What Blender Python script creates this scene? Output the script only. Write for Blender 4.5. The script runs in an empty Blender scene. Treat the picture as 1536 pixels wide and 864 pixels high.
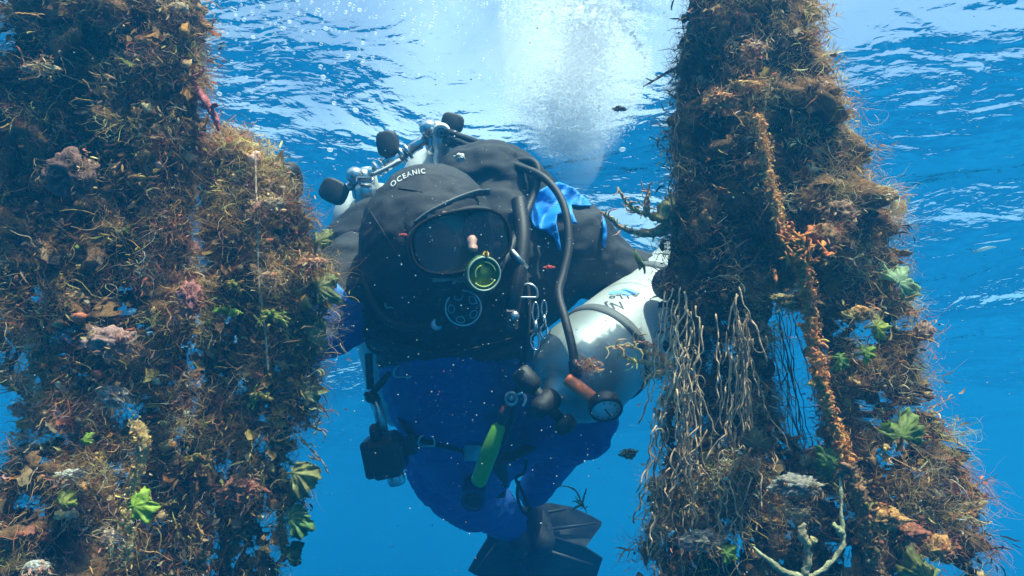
import bpy, math, random
import numpy as np
from mathutils import Vector, Matrix, noise

rnd = random.Random(7)
rng = np.random.default_rng(7)
SC = bpy.context.scene
COL = SC.collection

# ------------------------------------------------------------------ camera
PITCH = math.radians(22.0)
FPX = 1000.0                       # focal length in pixels of the 1536 wide photograph
cam_d = bpy.data.cameras.new('camera')
cam_d.sensor_width = 36.0
cam_d.lens = 36.0 * FPX / 1536.0
cam_d.clip_start = 0.02
cam_d.clip_end = 500.0
cam = bpy.data.objects.new('camera', cam_d)
cam.location = (0, 0, 0)
cam.rotation_euler = (math.radians(90) + PITCH, 0, 0)
COL.objects.link(cam)
SC.camera = cam

# ------------------------------------------------------------------ sky and sun
SUN_EL = math.radians(57.0)
SUN_AZ = math.radians(150.0)       # from +Y (view direction) clockwise: high, a little behind the camera's right
world = bpy.data.worlds.new('World')
SC.world = world
world.use_nodes = True
wn = world.node_tree
bg = wn.nodes['Background']
sky = wn.nodes.new('ShaderNodeTexSky')
sky.sky_type = 'NISHITA'
sky.sun_disc = False
sky.sun_elevation = SUN_EL
sky.sun_rotation = SUN_AZ
sky.ozone_density = 1.0
sky.dust_density = 4.0
sky.air_density = 1.0
# thin white cloud added to the sky to brighten the surface from below
wtc = wn.nodes.new('ShaderNodeTexCoord'); wnz = wn.nodes.new('ShaderNodeTexNoise')
wnz.inputs['Scale'].default_value = 2.6; wnz.inputs['Detail'].default_value = 5
wmr = wn.nodes.new('ShaderNodeMapRange'); wmr.inputs[1].default_value = 0.38; wmr.inputs[2].default_value = 0.68
wmr.inputs[3].default_value = 0.08; wmr.inputs[4].default_value = 0.5
wmx = wn.nodes.new('ShaderNodeMix'); wmx.data_type = 'RGBA'; wmx.inputs[7].default_value = (6.2, 7.2, 7.8, 1)
wn.links.new(wtc.outputs['Generated'], wnz.inputs['Vector']); wn.links.new(wnz.outputs['Fac'], wmr.inputs[0])
wn.links.new(wmr.outputs[0], wmx.inputs[0]); wn.links.new(sky.outputs[0], wmx.inputs[6])
wn.links.new(wmx.outputs[2], bg.inputs[0])
bg.inputs[1].default_value = 0.15
sun_d = bpy.data.lights.new('sun', 'SUN')
sun_d.energy = 5.0
sun_d.angle = math.radians(0.5)
sun_d.color = (1.0, 0.92, 0.80)
sun = bpy.data.objects.new('sun', sun_d)
sdir = Vector((math.sin(SUN_AZ) * math.cos(SUN_EL), math.cos(SUN_AZ) * math.cos(SUN_EL), math.sin(SUN_EL)))
sun.rotation_euler = sdir.to_track_quat('Z', 'Y').to_euler()
sun.location = sdir * 8
COL.objects.link(sun)

SC.view_settings.view_transform = 'Standard'
SC.view_settings.look = 'None'
SC.view_settings.gamma = 1.0
SC.view_settings.exposure = 1.15
SC.render.engine = 'CYCLES'
SC.cycles.max_bounces = 8
SC.cycles.diffuse_bounces = 2
SC.cycles.glossy_bounces = 3
SC.cycles.transmission_bounces = 4
SC.cycles.transparent_max_bounces = 12
SC.cycles.volume_bounces = 2
SC.cycles.use_denoising = True
SC.cycles.caustics_reflective = False
SC.cycles.caustics_refractive = False

# ------------------------------------------------------------------ helpers
FV = Vector((0, math.cos(PITCH), math.sin(PITCH)))
UV = Vector((0, -math.sin(PITCH), math.cos(PITCH)))
def P(px, py, d):
    """the place in the water seen at a pixel of the photograph, d metres out"""
    return FV * d + Vector((1, 0, 0)) * ((px - 768) / FPX * d) + UV * ((432 - py) / FPX * d)
def px_of(p):
    d = p.dot(FV)
    return 768 + p.x / d * FPX, 432 - p.dot(UV) / d * FPX

def tag(o, label=None, cat=None, group=None, kind=None):
    if label: o['label'] = label
    if cat: o['category'] = cat
    if group: o['group'] = group
    if kind: o['kind'] = kind
    return o

def empty(name, loc, label=None, cat=None, group=None, kind=None):
    o = bpy.data.objects.new(name, None)
    o.empty_display_size = 0.05
    o.location = loc
    COL.objects.link(o)
    return tag(o, label, cat, group, kind)

class MB:
    """collects vertices, faces, face materials and vertex colours"""
    def __init__(s):
        s.v = []; s.f = []; s.c = []; s.m = []
    def add(s, verts, faces, col=None, mat=0):
        b = len(s.v)
        s.v.extend([tuple(q) for q in verts])
        s.f.extend([tuple(b + i for i in f) for f in faces])
        s.m.extend([mat] * len(faces))
        s.c.extend([col or (1, 1, 1)] * len(verts))
        return s
    def build(s, name, mats, parent=None, smooth=True, sub=0, label=None):
        if not isinstance(mats, (list, tuple)): mats = [mats]
        me = bpy.data.meshes.new(name)
        me.from_pydata(s.v, [], s.f)
        for m in mats: me.materials.append(m)
        me.polygons.foreach_set('material_index', s.m)
        me.polygons.foreach_set('use_smooth', [smooth] * len(s.f))
        ca = me.color_attributes.new('Col', 'FLOAT_COLOR', 'POINT')
        arr = np.ones((len(s.v), 4), dtype=np.float32)
        arr[:, :3] = np.array(s.c, dtype=np.float32)
        ca.data.foreach_set('color', arr.ravel())
        me.update()
        o = bpy.data.objects.new(name, me)
        COL.objects.link(o)
        if parent is not None:
            o.parent = parent
            o.matrix_parent_inverse = Matrix.Translation(parent.location).inverted() if parent.parent is None and parent.type == 'EMPTY' else Matrix.Identity(4)
        if sub:
            mod = o.modifiers.new('subdiv', 'SUBSURF'); mod.levels = sub; mod.render_levels = sub
        if label: o['label'] = label
        return o

def frame(t):
    t = Vector(t).normalized()
    a = Vector((0, 0, 1)) if abs(t.z) < 0.9 else Vector((1, 0, 0))
    u = t.cross(a).normalized()
    return t, u, t.cross(u).normalized()

def tube(mb, pts, rad, n=8, col=None, mat=0, cap=True, flat=1.0):
    """round bar along a polyline; rad is one radius or one per point"""
    pts = [Vector(p) for p in pts]
    if not hasattr(rad, '__len__'): rad = [rad] * len(pts)
    vs = []; fs = []
    u = None
    for i, p in enumerate(pts):
        t = (pts[min(i + 1, len(pts) - 1)] - pts[max(i - 1, 0)]).normalized()
        if u is None: _, u, w = frame(t)
        else:
            u = (u - t * u.dot(t)).normalized(); w = t.cross(u)
        w = t.cross(u).normalized()
        for k in range(n):
            a = 2 * math.pi * k / n
            vs.append(p + u * (rad[i] * math.cos(a)) + w * (rad[i] * flat * math.sin(a)))
    for i in range(len(pts) - 1):
        for k in range(n):
            k2 = (k + 1) % n
            fs.append((i * n + k, i * n + k2, (i + 1) * n + k2, (i + 1) * n + k))
    if cap:
        fs.append(tuple(reversed(range(n))))
        fs.append(tuple((len(pts) - 1) * n + k for k in range(n)))
    mb.add(vs, fs, col, mat)
    return mb

def lathe(mb, base, axis, prof, n=20, col=None, mat=0, squash=1.0):
    """prof: list of (height along axis, radius)"""
    base = Vector(base); t, u, w = frame(axis)
    vs = []; fs = []
    for h, r in prof:
        for k in range(n):
            a = 2 * math.pi * k / n
            vs.append(base + t * h + u * (r * math.cos(a)) + w * (r * squash * math.sin(a)))
    for i in range(len(prof) - 1):
        for k in range(n):
            k2 = (k + 1) % n
            fs.append((i * n + k, i * n + k2, (i + 1) * n + k2, (i + 1) * n + k))
    if prof[0][1] > 1e-5: fs.append(tuple(reversed(range(n))))
    if prof[-1][1] > 1e-5: fs.append(tuple((len(prof) - 1) * n + k for k in range(n)))
    mb.add(vs, fs, col, mat)
    return mb

def rbox(mb, c, ax, ay, az, sx, sy, sz, bev=0.15, mat=0, col=None):
    """box with chamfered edges; ax ay az unit axes, s* full sizes"""
    c = Vector(c); b = bev * min(sx, sy, sz)
    bm_v = []; 
    h = (sx / 2, sy / 2, sz / 2)
    idx = {}
    for X in (-1, 1):
        for Y in (-1, 1):
            for Z in (-1, 1):
                for k in range(3):
                    q = [h[0] * X, h[1] * Y, h[2] * Z]
                    for j, sgn in enumerate((X, Y, Z)):
                        if j != k: q[j] -= b * sgn
                    idx[(X, Y, Z, k)] = len(bm_v)
                    bm_v.append(c + Vector(ax) * q[0] + Vector(ay) * q[1] + Vector(az) * q[2])
    fs = []
    ring = [(-1, -1), (1, -1), (1, 1), (-1, 1)]
    for k in range(3):
        o1, o2 = [j for j in range(3) if j != k]
        for s in (-1, 1):
            f = []
            for a, bb in ring:
                key = [0, 0, 0]; key[k] = s; key[o1] = a; key[o2] = bb
                f.append(idx[(*key, k)])
            fs.append(tuple(f))
    for k in range(3):                       # edges running along axis k
        o1, o2 = [j for j in range(3) if j != k]
        for a in (-1, 1):
            for bb in (-1, 1):
                def key(s, kk):
                    q = [0, 0, 0]; q[k] = s; q[o1] = a; q[o2] = bb
                    return idx[(*q, kk)]
                fs.append((key(-1, o1), key(1, o1), key(1, o2), key(-1, o2)))
    for X in (-1, 1):
        for Y in (-1, 1):
            for Z in (-1, 1):
                fs.append((idx[(X, Y, Z, 0)], idx[(X, Y, Z, 1)], idx[(X, Y, Z, 2)]))
    mb.add(bm_v, fs, col, mat)
    return mb

def spline(pts, n=8):
    """Catmull-Rom through the points"""
    pts = [Vector(p) for p in pts]
    q = [pts[0] * 2 - pts[1]] + pts + [pts[-1] * 2 - pts[-2]]
    out = []
    for i in range(1, len(q) - 2):
        a, b, c, d = q[i - 1], q[i], q[i + 1], q[i + 2]
        for k in range(n):
            t = k / n
            out.append(0.5 * ((2 * b) + (c - a) * t + (2 * a - 5 * b + 4 * c - d) * t * t + (3 * b - a - 3 * c + d) * t ** 3))
    out.append(pts[-1])
    return out

def lerp(a, b, t): return a + (b - a) * t

# ------------------------------------------------------------------ materials
def mat(name):
    m = bpy.data.materials.new(name); m.use_nodes = True
    return m, m.node_tree.nodes, m.node_tree.links, m.node_tree.nodes['Principled BSDF']

def simple(name, col, rough=0.6, metal=0.0, bump=0.0, bscale=200.0, var=0.15, vscale=40.0, spec=0.5, dirt=None, dirt_amt=0.0, coat=0.0):
    m, n, l, b = mat(name)
    b.inputs['Roughness'].default_value = rough
    b.inputs['Metallic'].default_value = metal
    b.inputs['Specular IOR Level'].default_value = spec
    b.inputs['Coat Weight'].default_value = coat
    tc = n.new('ShaderNodeTexCoord')
    nz = n.new('ShaderNodeTexNoise'); nz.inputs['Scale'].default_value = vscale; nz.inputs['Detail'].default_value = 6
    l.new(tc.outputs['Object'], nz.inputs['Vector'])
    mx = n.new('ShaderNodeMix'); mx.data_type = 'RGBA'
    mx.inputs[6].default_value = (*[c * (1 - var) for c in col], 1)
    mx.inputs[7].default_value = (*[min(1, c * (1 + var)) for c in col], 1)
    l.new(nz.outputs['Fac'], mx.inputs[0])
    out = mx.outputs[2]
    if dirt:
        n2 = n.new('ShaderNodeTexNoise'); n2.inputs['Scale'].default_value = vscale * 0.8; n2.inputs['Detail'].default_value = 8
        n2.inputs['Roughness'].default_value = 0.7
        l.new(tc.outputs['Object'], n2.inputs['Vector'])
        r = n.new('ShaderNodeValToRGB'); r.color_ramp.elements[0].position = 0.5 ; r.color_ramp.elements[1].position = 0.75
        l.new(n2.outputs['Fac'], r.inputs[0])
        mu = n.new('ShaderNodeMath'); mu.operation = 'MULTIPLY'; mu.inputs[1].default_value = dirt_amt
        l.new(r.outputs[0], mu.inputs[0])
        m2 = n.new('ShaderNodeMix'); m2.data_type = 'RGBA'
        l.new(mu.outputs[0], m2.inputs[0]); l.new(out, m2.inputs[6]); m2.inputs[7].default_value = (*dirt, 1)
        out = m2.outputs[2]
    l.new(out, b.inputs['Base Color'])
    if bump:
        nb = n.new('ShaderNodeTexNoise'); nb.inputs['Scale'].default_value = bscale; nb.inputs['Detail'].default_value = 4
        l.new(tc.outputs['Object'], nb.inputs['Vector'])
        bp = n.new('ShaderNodeBump'); bp.inputs['Strength'].default_value = bump; bp.inputs['Distance'].default_value = 0.002
        l.new(nb.outputs['Fac'], bp.inputs['Height']); l.new(bp.outputs[0], b.inputs['Normal'])
    return m

# ------------------------------------------------------------------ the water surface seen from below
SURF = 1.35
def wave(x, y):
    """height of the swell: a few wave trains with a ragged noise on top"""
    p = Vector((x, y, 0))
    h = 0.36 * noise.noise(Vector((x * 0.34 + y * 0.24, y * 0.50 - x * 0.22, 3.1)))
    h += 0.14 * noise.noise(Vector((x * 0.75 + 5, y * 1.30 + x * 0.45, 9.2)))
    h += 0.045 * noise.noise(Vector((x * 1.6 - y * .6, y * 2.7 + x * .8, 1.7)))
    h += 0.011 * noise.noise(Vector((x * 4.4 - y * 1.5, y * 6.5 + x * 2.0, 4.4)))
    return h
def build_surface():
    NR, NA = 330, 420
    vs = [(0, 0.6, SURF + wave(0, 0.6))]
    rs = [0.05 * (58 / 0.05) ** (i / (NR - 1)) if False else 0.03 + 58 * (i / (NR - 1)) ** 2.9 for i in range(NR)]
    for r in rs:
        fade = 1 / (1 + max(0, r - 4) * 0.16)
        for k in range(NA):
            a = 2 * math.pi * k / NA
            x, y = r * math.cos(a), 0.6 + r * math.sin(a)
            vs.append((x, y, SURF + wave(x, y) * fade))
    fs = [(0, 1 + k, 1 + (k + 1) % NA) for k in range(NA)]
    for i in range(NR - 1):
        b = 1 + i * NA
        for k in range(NA):
            k2 = (k + 1) % NA
            fs.append((b + k, b + NA + k, b + NA + k2, b + k2))
    m, n, l, b = mat('water_surface')
    n.remove(b)
    out = n['Material Output']
    geo = n.new('ShaderNodeNewGeometry')
    mp = n.new('ShaderNodeMapping'); mp.inputs['Scale'].default_value = (1.0, 1.7, 1.0); mp.inputs['Rotation'].default_value = (0, 0, 0.25)
    l.new(geo.outputs['Position'], mp.inputs[0])
    prev = None
    for sc, dist, det in ((3.8, 0.042, 2.0), (13.0, 0.0085, 2.0), (42.0, 0.0016, 2.0)):
        nz = n.new('ShaderNodeTexNoise'); nz.inputs['Scale'].default_value = sc; nz.inputs['Detail'].default_value = det
        nz.inputs['Distortion'].default_value = 0.6
        l.new(mp.outputs[0], nz.inputs['Vector'])
        bp = n.new('ShaderNodeBump'); bp.inputs['Distance'].default_value = dist; bp.inputs['Strength'].default_value = 1.0
        l.new(nz.outputs['Fac'], bp.inputs['Height'])
        if prev: l.new(prev.outputs[0], bp.inputs['Normal'])
        prev = bp
    fr = n.new('ShaderNodeFresnel'); fr.inputs[0].default_value = 1.333
    l.new(prev.outputs[0], fr.inputs['Normal'])
    gl = n.new('ShaderNodeBsdfGlossy'); gl.inputs['Roughness'].default_value = 0.02
    gl.inputs['Color'].default_value = (1, 1, 1, 1)
    l.new(prev.outputs[0], gl.inputs['Normal'])
    tr = n.new('ShaderNodeBsdfTransparent')
    mx = n.new('ShaderNodeMixShader')
    l.new(fr.outputs[0], mx.inputs[0]); l.new(tr.outputs[0], mx.inputs[1]); l.new(gl.outputs[0], mx.inputs[2])
    l.new(mx.outputs[0], out.inputs['Surface'])
    me = bpy.data.meshes.new('water_surface'); me.from_pydata(vs, [], fs)
    me.flip_normals() if False else None
    me.polygons.foreach_set('use_smooth', [True] * len(fs)); me.materials.append(m); me.update()
    # make every face look upwards (air side)
    if me.polygons[0].normal.z < 0: me.flip_normals()
    o = bpy.data.objects.new('water_surface', me); COL.objects.link(o)
    tag(o, kind='structure')
build_surface()

def build_seabed():
    N = 40; L = 57.0
    vs = [(-L + 2 * L * i / N, -L + 2 * L * j / N, -40 + 1.5 * noise.noise(Vector((i * .3, j * .3, 0)))) for j in range(N + 1) for i in range(N + 1)]
    fs = [(j * (N + 1) + i, j * (N + 1) + i + 1, (j + 1) * (N + 1) + i + 1, (j + 1) * (N + 1) + i) for j in range(N) for i in range(N)]
    mb = MB(); mb.add(vs, fs)
    o = mb.build('seabed', simple('sand', (0.25, 0.22, 0.16), 0.9, vscale=0.5, bump=0))
    tag(o, kind='structure')
build_seabed()

HAZE = None
def build_haze():
    L = 60.0; z0, z1 = -43.0, SURF + 0.35
    vs = [(x, y, z) for z in (z0, z1) for y in (-L, L) for x in (-L, L)]
    fs = [(0, 2, 3, 1), (4, 5, 7, 6), (0, 1, 5, 4), (2, 6, 7, 3), (0, 4, 6, 2), (1, 3, 7, 5)]
    me = bpy.data.meshes.new('haze'); me.from_pydata(vs, [], fs)
    m, n, l, b = mat('sea_water_body')
    n.remove(b)
    pv = n.new('ShaderNodeVolumePrincipled')
    pv.inputs['Color'].default_value = WATER_COL
    pv.inputs['Density'].default_value = WATER_DENS
    pv.inputs['Absorption Color'].default_value = (0.0, 0.25, 0.36, 1)
    pv.inputs['Anisotropy'].default_value = 0.25
    l.new(pv.outputs[0], n['Material Output'].inputs['Volume'])
    me.materials.append(m)
    o = bpy.data.objects.new('haze', me); COL.objects.link(o)
    tag(o, kind='stuff')
WATER_COL = (0.012, 0.195, 0.415, 1)
WATER_DENS = 0.225
build_haze()

# ================================================================== the overgrown nets
def colour_material(name, rough=0.75, translucent=0.0, bump=0.0, bscale=300, spec=0.3, sub=0.0, var=0.5, vs=90):
    """takes each piece's own colour from the mesh, with fine procedural mottling on top"""
    m, n, l, b = mat(name)
    ca = n.new('ShaderNodeVertexColor'); ca.layer_name = 'Col'
    tc = n.new('ShaderNodeTexCoord')
    nz = n.new('ShaderNodeTexNoise'); nz.inputs['Scale'].default_value = vs; nz.inputs['Detail'].default_value = 5
    nz.inputs['Roughness'].default_value = 0.7
    l.new(tc.outputs['Object'], nz.inputs['Vector'])
    mr = n.new('ShaderNodeMapRange'); mr.inputs[1].default_value = 0.3; mr.inputs[2].default_value = 0.7
    mr.inputs[3].default_value = 1 - var; mr.inputs[4].default_value = 1 + var
    l.new(nz.outputs['Fac'], mr.inputs[0])
    mu = n.new('ShaderNodeMix'); mu.data_type = 'RGBA'; mu.blend_type = 'MULTIPLY'; mu.inputs[0].default_value = 1
    l.new(ca.outputs[0], mu.inputs[6]); l.new(mr.outputs[0], mu.inputs[7])
    l.new(mu.outputs[2], b.inputs['Base Color'])
    b.inputs['Roughness'].default_value = rough
    b.inputs['Specular IOR Level'].default_value = spec
    if bump:
        nb = n.new('ShaderNodeTexNoise'); nb.inputs['Scale'].default_value = bscale; nb.inputs['Detail'].default_value = 6
        nb.inputs['Roughness'].default_value = 0.7
        l.new(tc.outputs['Object'], nb.inputs['Vector'])
        bp = n.new('ShaderNodeBump'); bp.inputs['Strength'].default_value = bump; bp.inputs['Distance'].default_value = 0.004
        l.new(nb.outputs['Fac'], bp.inputs['Height']); l.new(bp.outputs[0], b.inputs['Normal'])
    if translucent:
        tr = n.new('ShaderNodeBsdfTranslucent'); l.new(mu.outputs[2], tr.inputs[0])
        mx = n.new('ShaderNodeMixShader'); mx.inputs[0].default_value = translucent
        l.new(b.outputs[0], mx.inputs[1]); l.new(tr.outputs[0], mx.inputs[2])
        l.new(mx.outputs[0], n['Material Output'].inputs['Surface'])
    return m
M_CORE = colour_material('silted_netting', 0.9, bump=0.9, bscale=220, var=0.6, vs=60)
M_FUZZ = colour_material('algae_filament', 0.6, translucent=0.4, var=0.35, vs=50)
M_LEAF = colour_material('seaweed_leaf', 0.4, translucent=0.62, var=0.25, vs=120, bump=0.3, spec=0.5)
M_CRUST = colour_material('crust', 0.7, bump=1.0, bscale=260, var=0.45, vs=140)
M_TWINE = colour_material('frayed_twine', 0.8, bump=0.6, bscale=900, var=0.35, vs=200)

def d_at(base, k=0.0): return base + k

# strand: list of (px, py, radius px, depth m)
STR = {
 'LA': [
   [(95,-70,72,.80),(105,30,74,.80),(75,110,74,.80),(62,200,68,.80),(60,300,66,.80),(62,390,68,.79),(90,460,72,.78),(112,540,50,.78),(108,620,46,.78),(88,695,80,.77),(75,780,96,.76),(70,940,100,.75)],
   [(205,-70,88,.82),(205,30,88,.82),(205,110,80,.82),(200,200,80,.82),(190,300,82,.82),(190,390,84,.81),(182,470,84,.80),(185,560,52,.80),(185,640,58,.80),(195,720,66,.79),(205,800,64,.78),(205,940,70,.78)],
   [(262,-60,32,.80),(258,60,36,.80),(268,140,30,.80),(254,220,32,.80),(256,320,30,.80),(260,420,32,.80),(262,500,22,.80),(262,580,22,.80),(272,660,34,.80),(275,740,40,.80),(278,830,28,.80),(280,940,26,.80)],
   [(-20,400,50,.84),(-16,470,36,.84),(18,520,14,.84),(12,560,8,.84),(40,590,12,.82),(70,640,26,.82)],
 ],
 'LB': [
   [(340,206,14,.86),(350,235,46,.86),(364,290,58,.86),(366,350,60,.86),(362,420,60,.86),(354,480,48,.86),(345,560,36,.86),(332,640,44,.86),(330,720,36,.86),(318,800,36,.86),(318,940,34,.86)],
   [(395,250,22,.85),(414,300,28,.85),(425,360,44,.85),(440,430,46,.85),(425,500,36,.85),(412,570,34,.85),(398,650,38,.85),(400,730,40,.85),(393,810,34,.85),(388,940,32,.85)],
   [(455,385,16,.84),(478,425,22,.84),(470,475,20,.84),(458,530,10,.84),(455,600,24,.84),(430,640,16,.84)],
 ],
 'R': [
   [(1085,-70,58,.84),(1080,40,58,.84),(1070,140,58,.84),(1062,240,56,.84),(1062,330,56,.84),(1070,410,60,.84),(1076,480,50,.84),(1086,560,38,.85),(1096,650,40,.85)],
   [(1155,-70,50,.83),(1162,40,58,.83),(1178,140,74,.83),(1200,240,98,.83),(1232,330,98,.83),(1278,410,66,.83),(1300,490,64,.82),(1318,570,74,.82),(1338,650,80,.81),(1358,730,84,.80),(1380,810,86,.79),(1395,940,96,.78)],
   [(1046,40,16,.86),(1036,160,20,.86),(1032,260,18,.86),(1028,340,20,.86),(1024,430,24,.86),(1026,520,20,.85),(1030,600,26,.84),(1026,680,34,.83),(1008,760,38,.82),(1000,850,42,.81),(1000,940,50,.80)],
   [(1140,400,36,.88),(1136,480,20,.89),(1140,560,18,.89),(1146,630,20,.88),(1185,690,34,.86),(1185,760,52,.84),(1190,840,56,.83),(1190,940,60,.82)],
   [(1085,640,38,.82),(1095,720,62,.82),(1100,800,68,.81),(1110,940,76,.80)],
   [(1128,-70,50,.87),(1130,60,52,.87),(1128,200,54,.87),(1134,330,52,.87),(1150,400,40,.87),(1160,430,26,.87)],
   [(1220,400,28,.82),(1228,470,12,.81),(1246,560,11,.81),(1262,640,18,.80),(1272,720,44,.80),(1285,800,52,.79),(1300,940,60,.78)],
 ]}

def fbm(x, y, z, o=4):
    v = 0; a = 0.5; 
    for i in range(o):
        v += a * noise.noise(Vector((x, y, z))); x *= 2.1; y *= 2.1; z *= 2.1; a *= 0.55
    return v

PAL = {
 'brown': (.33, .160, .060), 'tan': (.76, .46, .20), 'olive': (.43, .30, .085), 'red': (.54, .16, .08),
 'pink': (.80, .38, .28), 'orange': (.85, .33, .07), 'green': (.40, .46, .08), 'cream': (.85, .66, .42),
 'grey': (.46, .35, .21), 'dark': (.032, .028, .023), 'gold': (.78, .45, .12)}
PK = list(PAL.keys()); PV = np.array([PAL[k] for k in PK])
def weights(key, px, py):
    """which colours grow where on the three nets, with shaded hollows painted as dark"""
    w = dict(brown=3, tan=3, olive=1.8, red=1.0, pink=.12, orange=.25, green=.1, cream=.25, grey=1, dark=1.0, gold=.6)
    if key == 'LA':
        if px < 170 and py < 400: w.update(dark=12, brown=2.5, tan=.7, grey=1, olive=.8, gold=.2, orange=.05)  # extra dark paints in the shaded upper left hollow
        if px > 150 and py < 420: w.update(brown=3, tan=2.4, olive=1.2, dark=1.6)
        if px > 235 and 200 < py < 480: w.update(red=3.5, pink=.6)
        if py > 400: w.update(brown=3.2, red=2.6, tan=2.6, pink=.7, orange=.6, dark=1.6, gold=.9, cream=.4)
        if py > 620: w.update(olive=1.6, dark=2.2, cream=.4)
    elif key == 'LB':
        w.update(olive=2.6, tan=1.8, brown=3)
        if 420 < py < 560: w.update(green=1.4, olive=3)
        if py > 560: w.update(gold=1.2, dark=2, red=1.6)
        if py < 300: w.update(tan=3, grey=2, pink=.3)
    else:
        if px < 1130 and py < 640: w.update(grey=3, dark=8, brown=2, tan=.7, olive=1, orange=.05, gold=.2)
        if px >= 1130 and py < 330: w.update(tan=4.5, olive=2.6, grey=2.2, dark=.2, brown=1.6, gold=1)
        if px >= 1200 and py >= 330: w.update(red=2.2, tan=2.2, olive=2, orange=.5, gold=.7)
        if px > 1230 and py > 680: w.update(orange=2.2, red=3, gold=1.6, cream=.5)
        if px > 1330: w.update(olive=3, tan=3, grey=2, orange=.15, dark=1)
        if px < 1200 and py > 640: w.update(brown=4, tan=3, dark=2, cream=.6, orange=.4)
    return w

def lump(px, py, k):
    return 1 + 0.55 * fbm(px / 70.0 + 11.3 * k, py / 60.0, k * 3.7, 3) * 1.6

SURFPTS = {}
def build_strand(key, si, nodes, parent):
    """one net strand: a lumpy, torn sleeve of silted netting"""
    # even steps down the strand
    pts = spline([Vector((a, b, c)) for a, b, c, e in nodes], 14)
    dep = spline([Vector((e, 0, 0)) for a, b, c, e in nodes], 14)
    NA = 44
    vs = []; cs = []; keep = []
    L = len(pts)
    sp = []
    for i, (p, dd) in enumerate(zip(pts, dep)):
        px, py, r = p; d = dd.x
        end = min(1.0, (i + .35) / 4.0) if nodes[0][1] > 0 else 1.0
        if nodes[-1][1] < 864: end = min(end, (L - i) / 6.0)
        for k in range(NA):
            a = 2 * math.pi * k / NA
            ca, sa = math.cos(a), math.sin(a)
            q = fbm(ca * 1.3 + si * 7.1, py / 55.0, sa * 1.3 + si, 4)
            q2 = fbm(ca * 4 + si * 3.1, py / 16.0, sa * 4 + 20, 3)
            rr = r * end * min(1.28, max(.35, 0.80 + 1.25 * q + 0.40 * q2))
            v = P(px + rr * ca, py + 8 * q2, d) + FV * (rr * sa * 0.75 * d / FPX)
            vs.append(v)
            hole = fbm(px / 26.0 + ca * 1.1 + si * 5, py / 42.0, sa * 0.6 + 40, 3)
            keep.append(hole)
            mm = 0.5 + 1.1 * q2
            base = PAL['dark'] if q < 0.02 else PAL['brown']  # shade of the hollows painted in: dark where the sleeve sinks
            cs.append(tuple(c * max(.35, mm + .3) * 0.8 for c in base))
            sp.append((v, px, py, r * d / FPX))
    mb = MB(); fs = []
    for i in range(L - 1):
        py = pts[i].y
        thr = 0.30 if py < 430 else (0.12 if py < 600 else 0.07)
        for k in range(NA):
            k2 = (k + 1) % NA
            if keep[i * NA + k] > thr or keep[i * NA + (k + NA // 2) % NA] > thr + .12: continue
            fs.append((i * NA + k, i * NA + k2, (i + 1) * NA + k2, (i + 1) * NA + k))
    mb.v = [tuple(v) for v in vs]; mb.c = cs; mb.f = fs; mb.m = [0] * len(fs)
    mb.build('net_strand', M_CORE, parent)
    # remember where growth can root
    V = np.array([tuple(v) for v in vs]).reshape(L, NA, 3)
    C = V.mean(axis=1, keepdims=True)
    N = V - C; N /= np.linalg.norm(N, axis=2, keepdims=True) + 1e-9
    K = np.array(keep).reshape(L, NA)
    PX = np.array([(p.x, p.y) for p in pts])
    SURFPTS.setdefault(key, []).append((V, N, K, PX, si))

def grow(key, parent, n_clump, per, seed):
    """the algae that covers a net: tens of thousands of curled filaments and blades in clumps"""
    g = np.random.default_rng(seed)
    S = SURFPTS[key]
    areas = np.array([s[0].shape[0] * np.linalg.norm(s[0] - s[0].mean(1, keepdims=True), axis=2).mean() for s in S])
    pr = areas / areas.sum()
    cen, nor, colr, typ, siz = [], [], [], [], []
    tries = 0
    while len(cen) < n_clump and tries < n_clump * 9:
        tries += 1
        s = S[g.choice(len(S), p=pr)]
        i = g.integers(0, s[0].shape[0] - 1); k = g.integers(0, s[0].shape[1])
        n = s[1][i, k]
        if n[1] > 0.45 and g.random() < 0.75: continue        # thin out the far side
        if s[2][i, k] > (0.27 if s[3][min(i, len(s[3]) - 1), 1] < 430 else .10): continue
        c = s[0][i, k] + (g.random(3) - .5) * 0.006
        px, py = px_of(Vector(c))
        if py < -90 or py > 960 or px < -90: continue
        if key == 'R' and 1172 < px < 1238 and 474 < py < 668 and g.random() < .95: continue
        if key == 'LA' and px < 52 and 515 < py < 668 and g.random() < .85: continue
        if key == 'LA' and px > 294 and py > 190: continue
        if key == 'LB' and px < 305 + 5 * math.sin(py / 30) and 230 < py < 520: continue
        dens = fbm(px / 38.0, py / 38.0, 5.5 + c[1] * 20, 3)
        if g.random() > 0.50 + 3.2 * dens: continue
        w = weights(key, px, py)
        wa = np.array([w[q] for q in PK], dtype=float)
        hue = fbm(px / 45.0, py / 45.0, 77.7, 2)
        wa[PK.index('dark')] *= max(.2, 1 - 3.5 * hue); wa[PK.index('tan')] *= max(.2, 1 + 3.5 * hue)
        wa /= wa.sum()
        base = PV[g.choice(len(PK), p=wa)] * min(1.35, max(.35, .9 + 2.4 * fbm(px / 60.0, py / 50.0, 31.3, 2)))  # broad tone field paints shaded hollows and lit lumps into the growth
        cen.append(c); nor.append(n); colr.append(base * g.uniform(.7, 1.35))
        t = g.random()
        typ.append(0 if t < .76 else (1 if t < .92 else 2)); siz.append(g.uniform(.6, 1.5) ** 1.3)
    return filaments(cen, nor, colr, typ, siz, per, g, parent)

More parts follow.
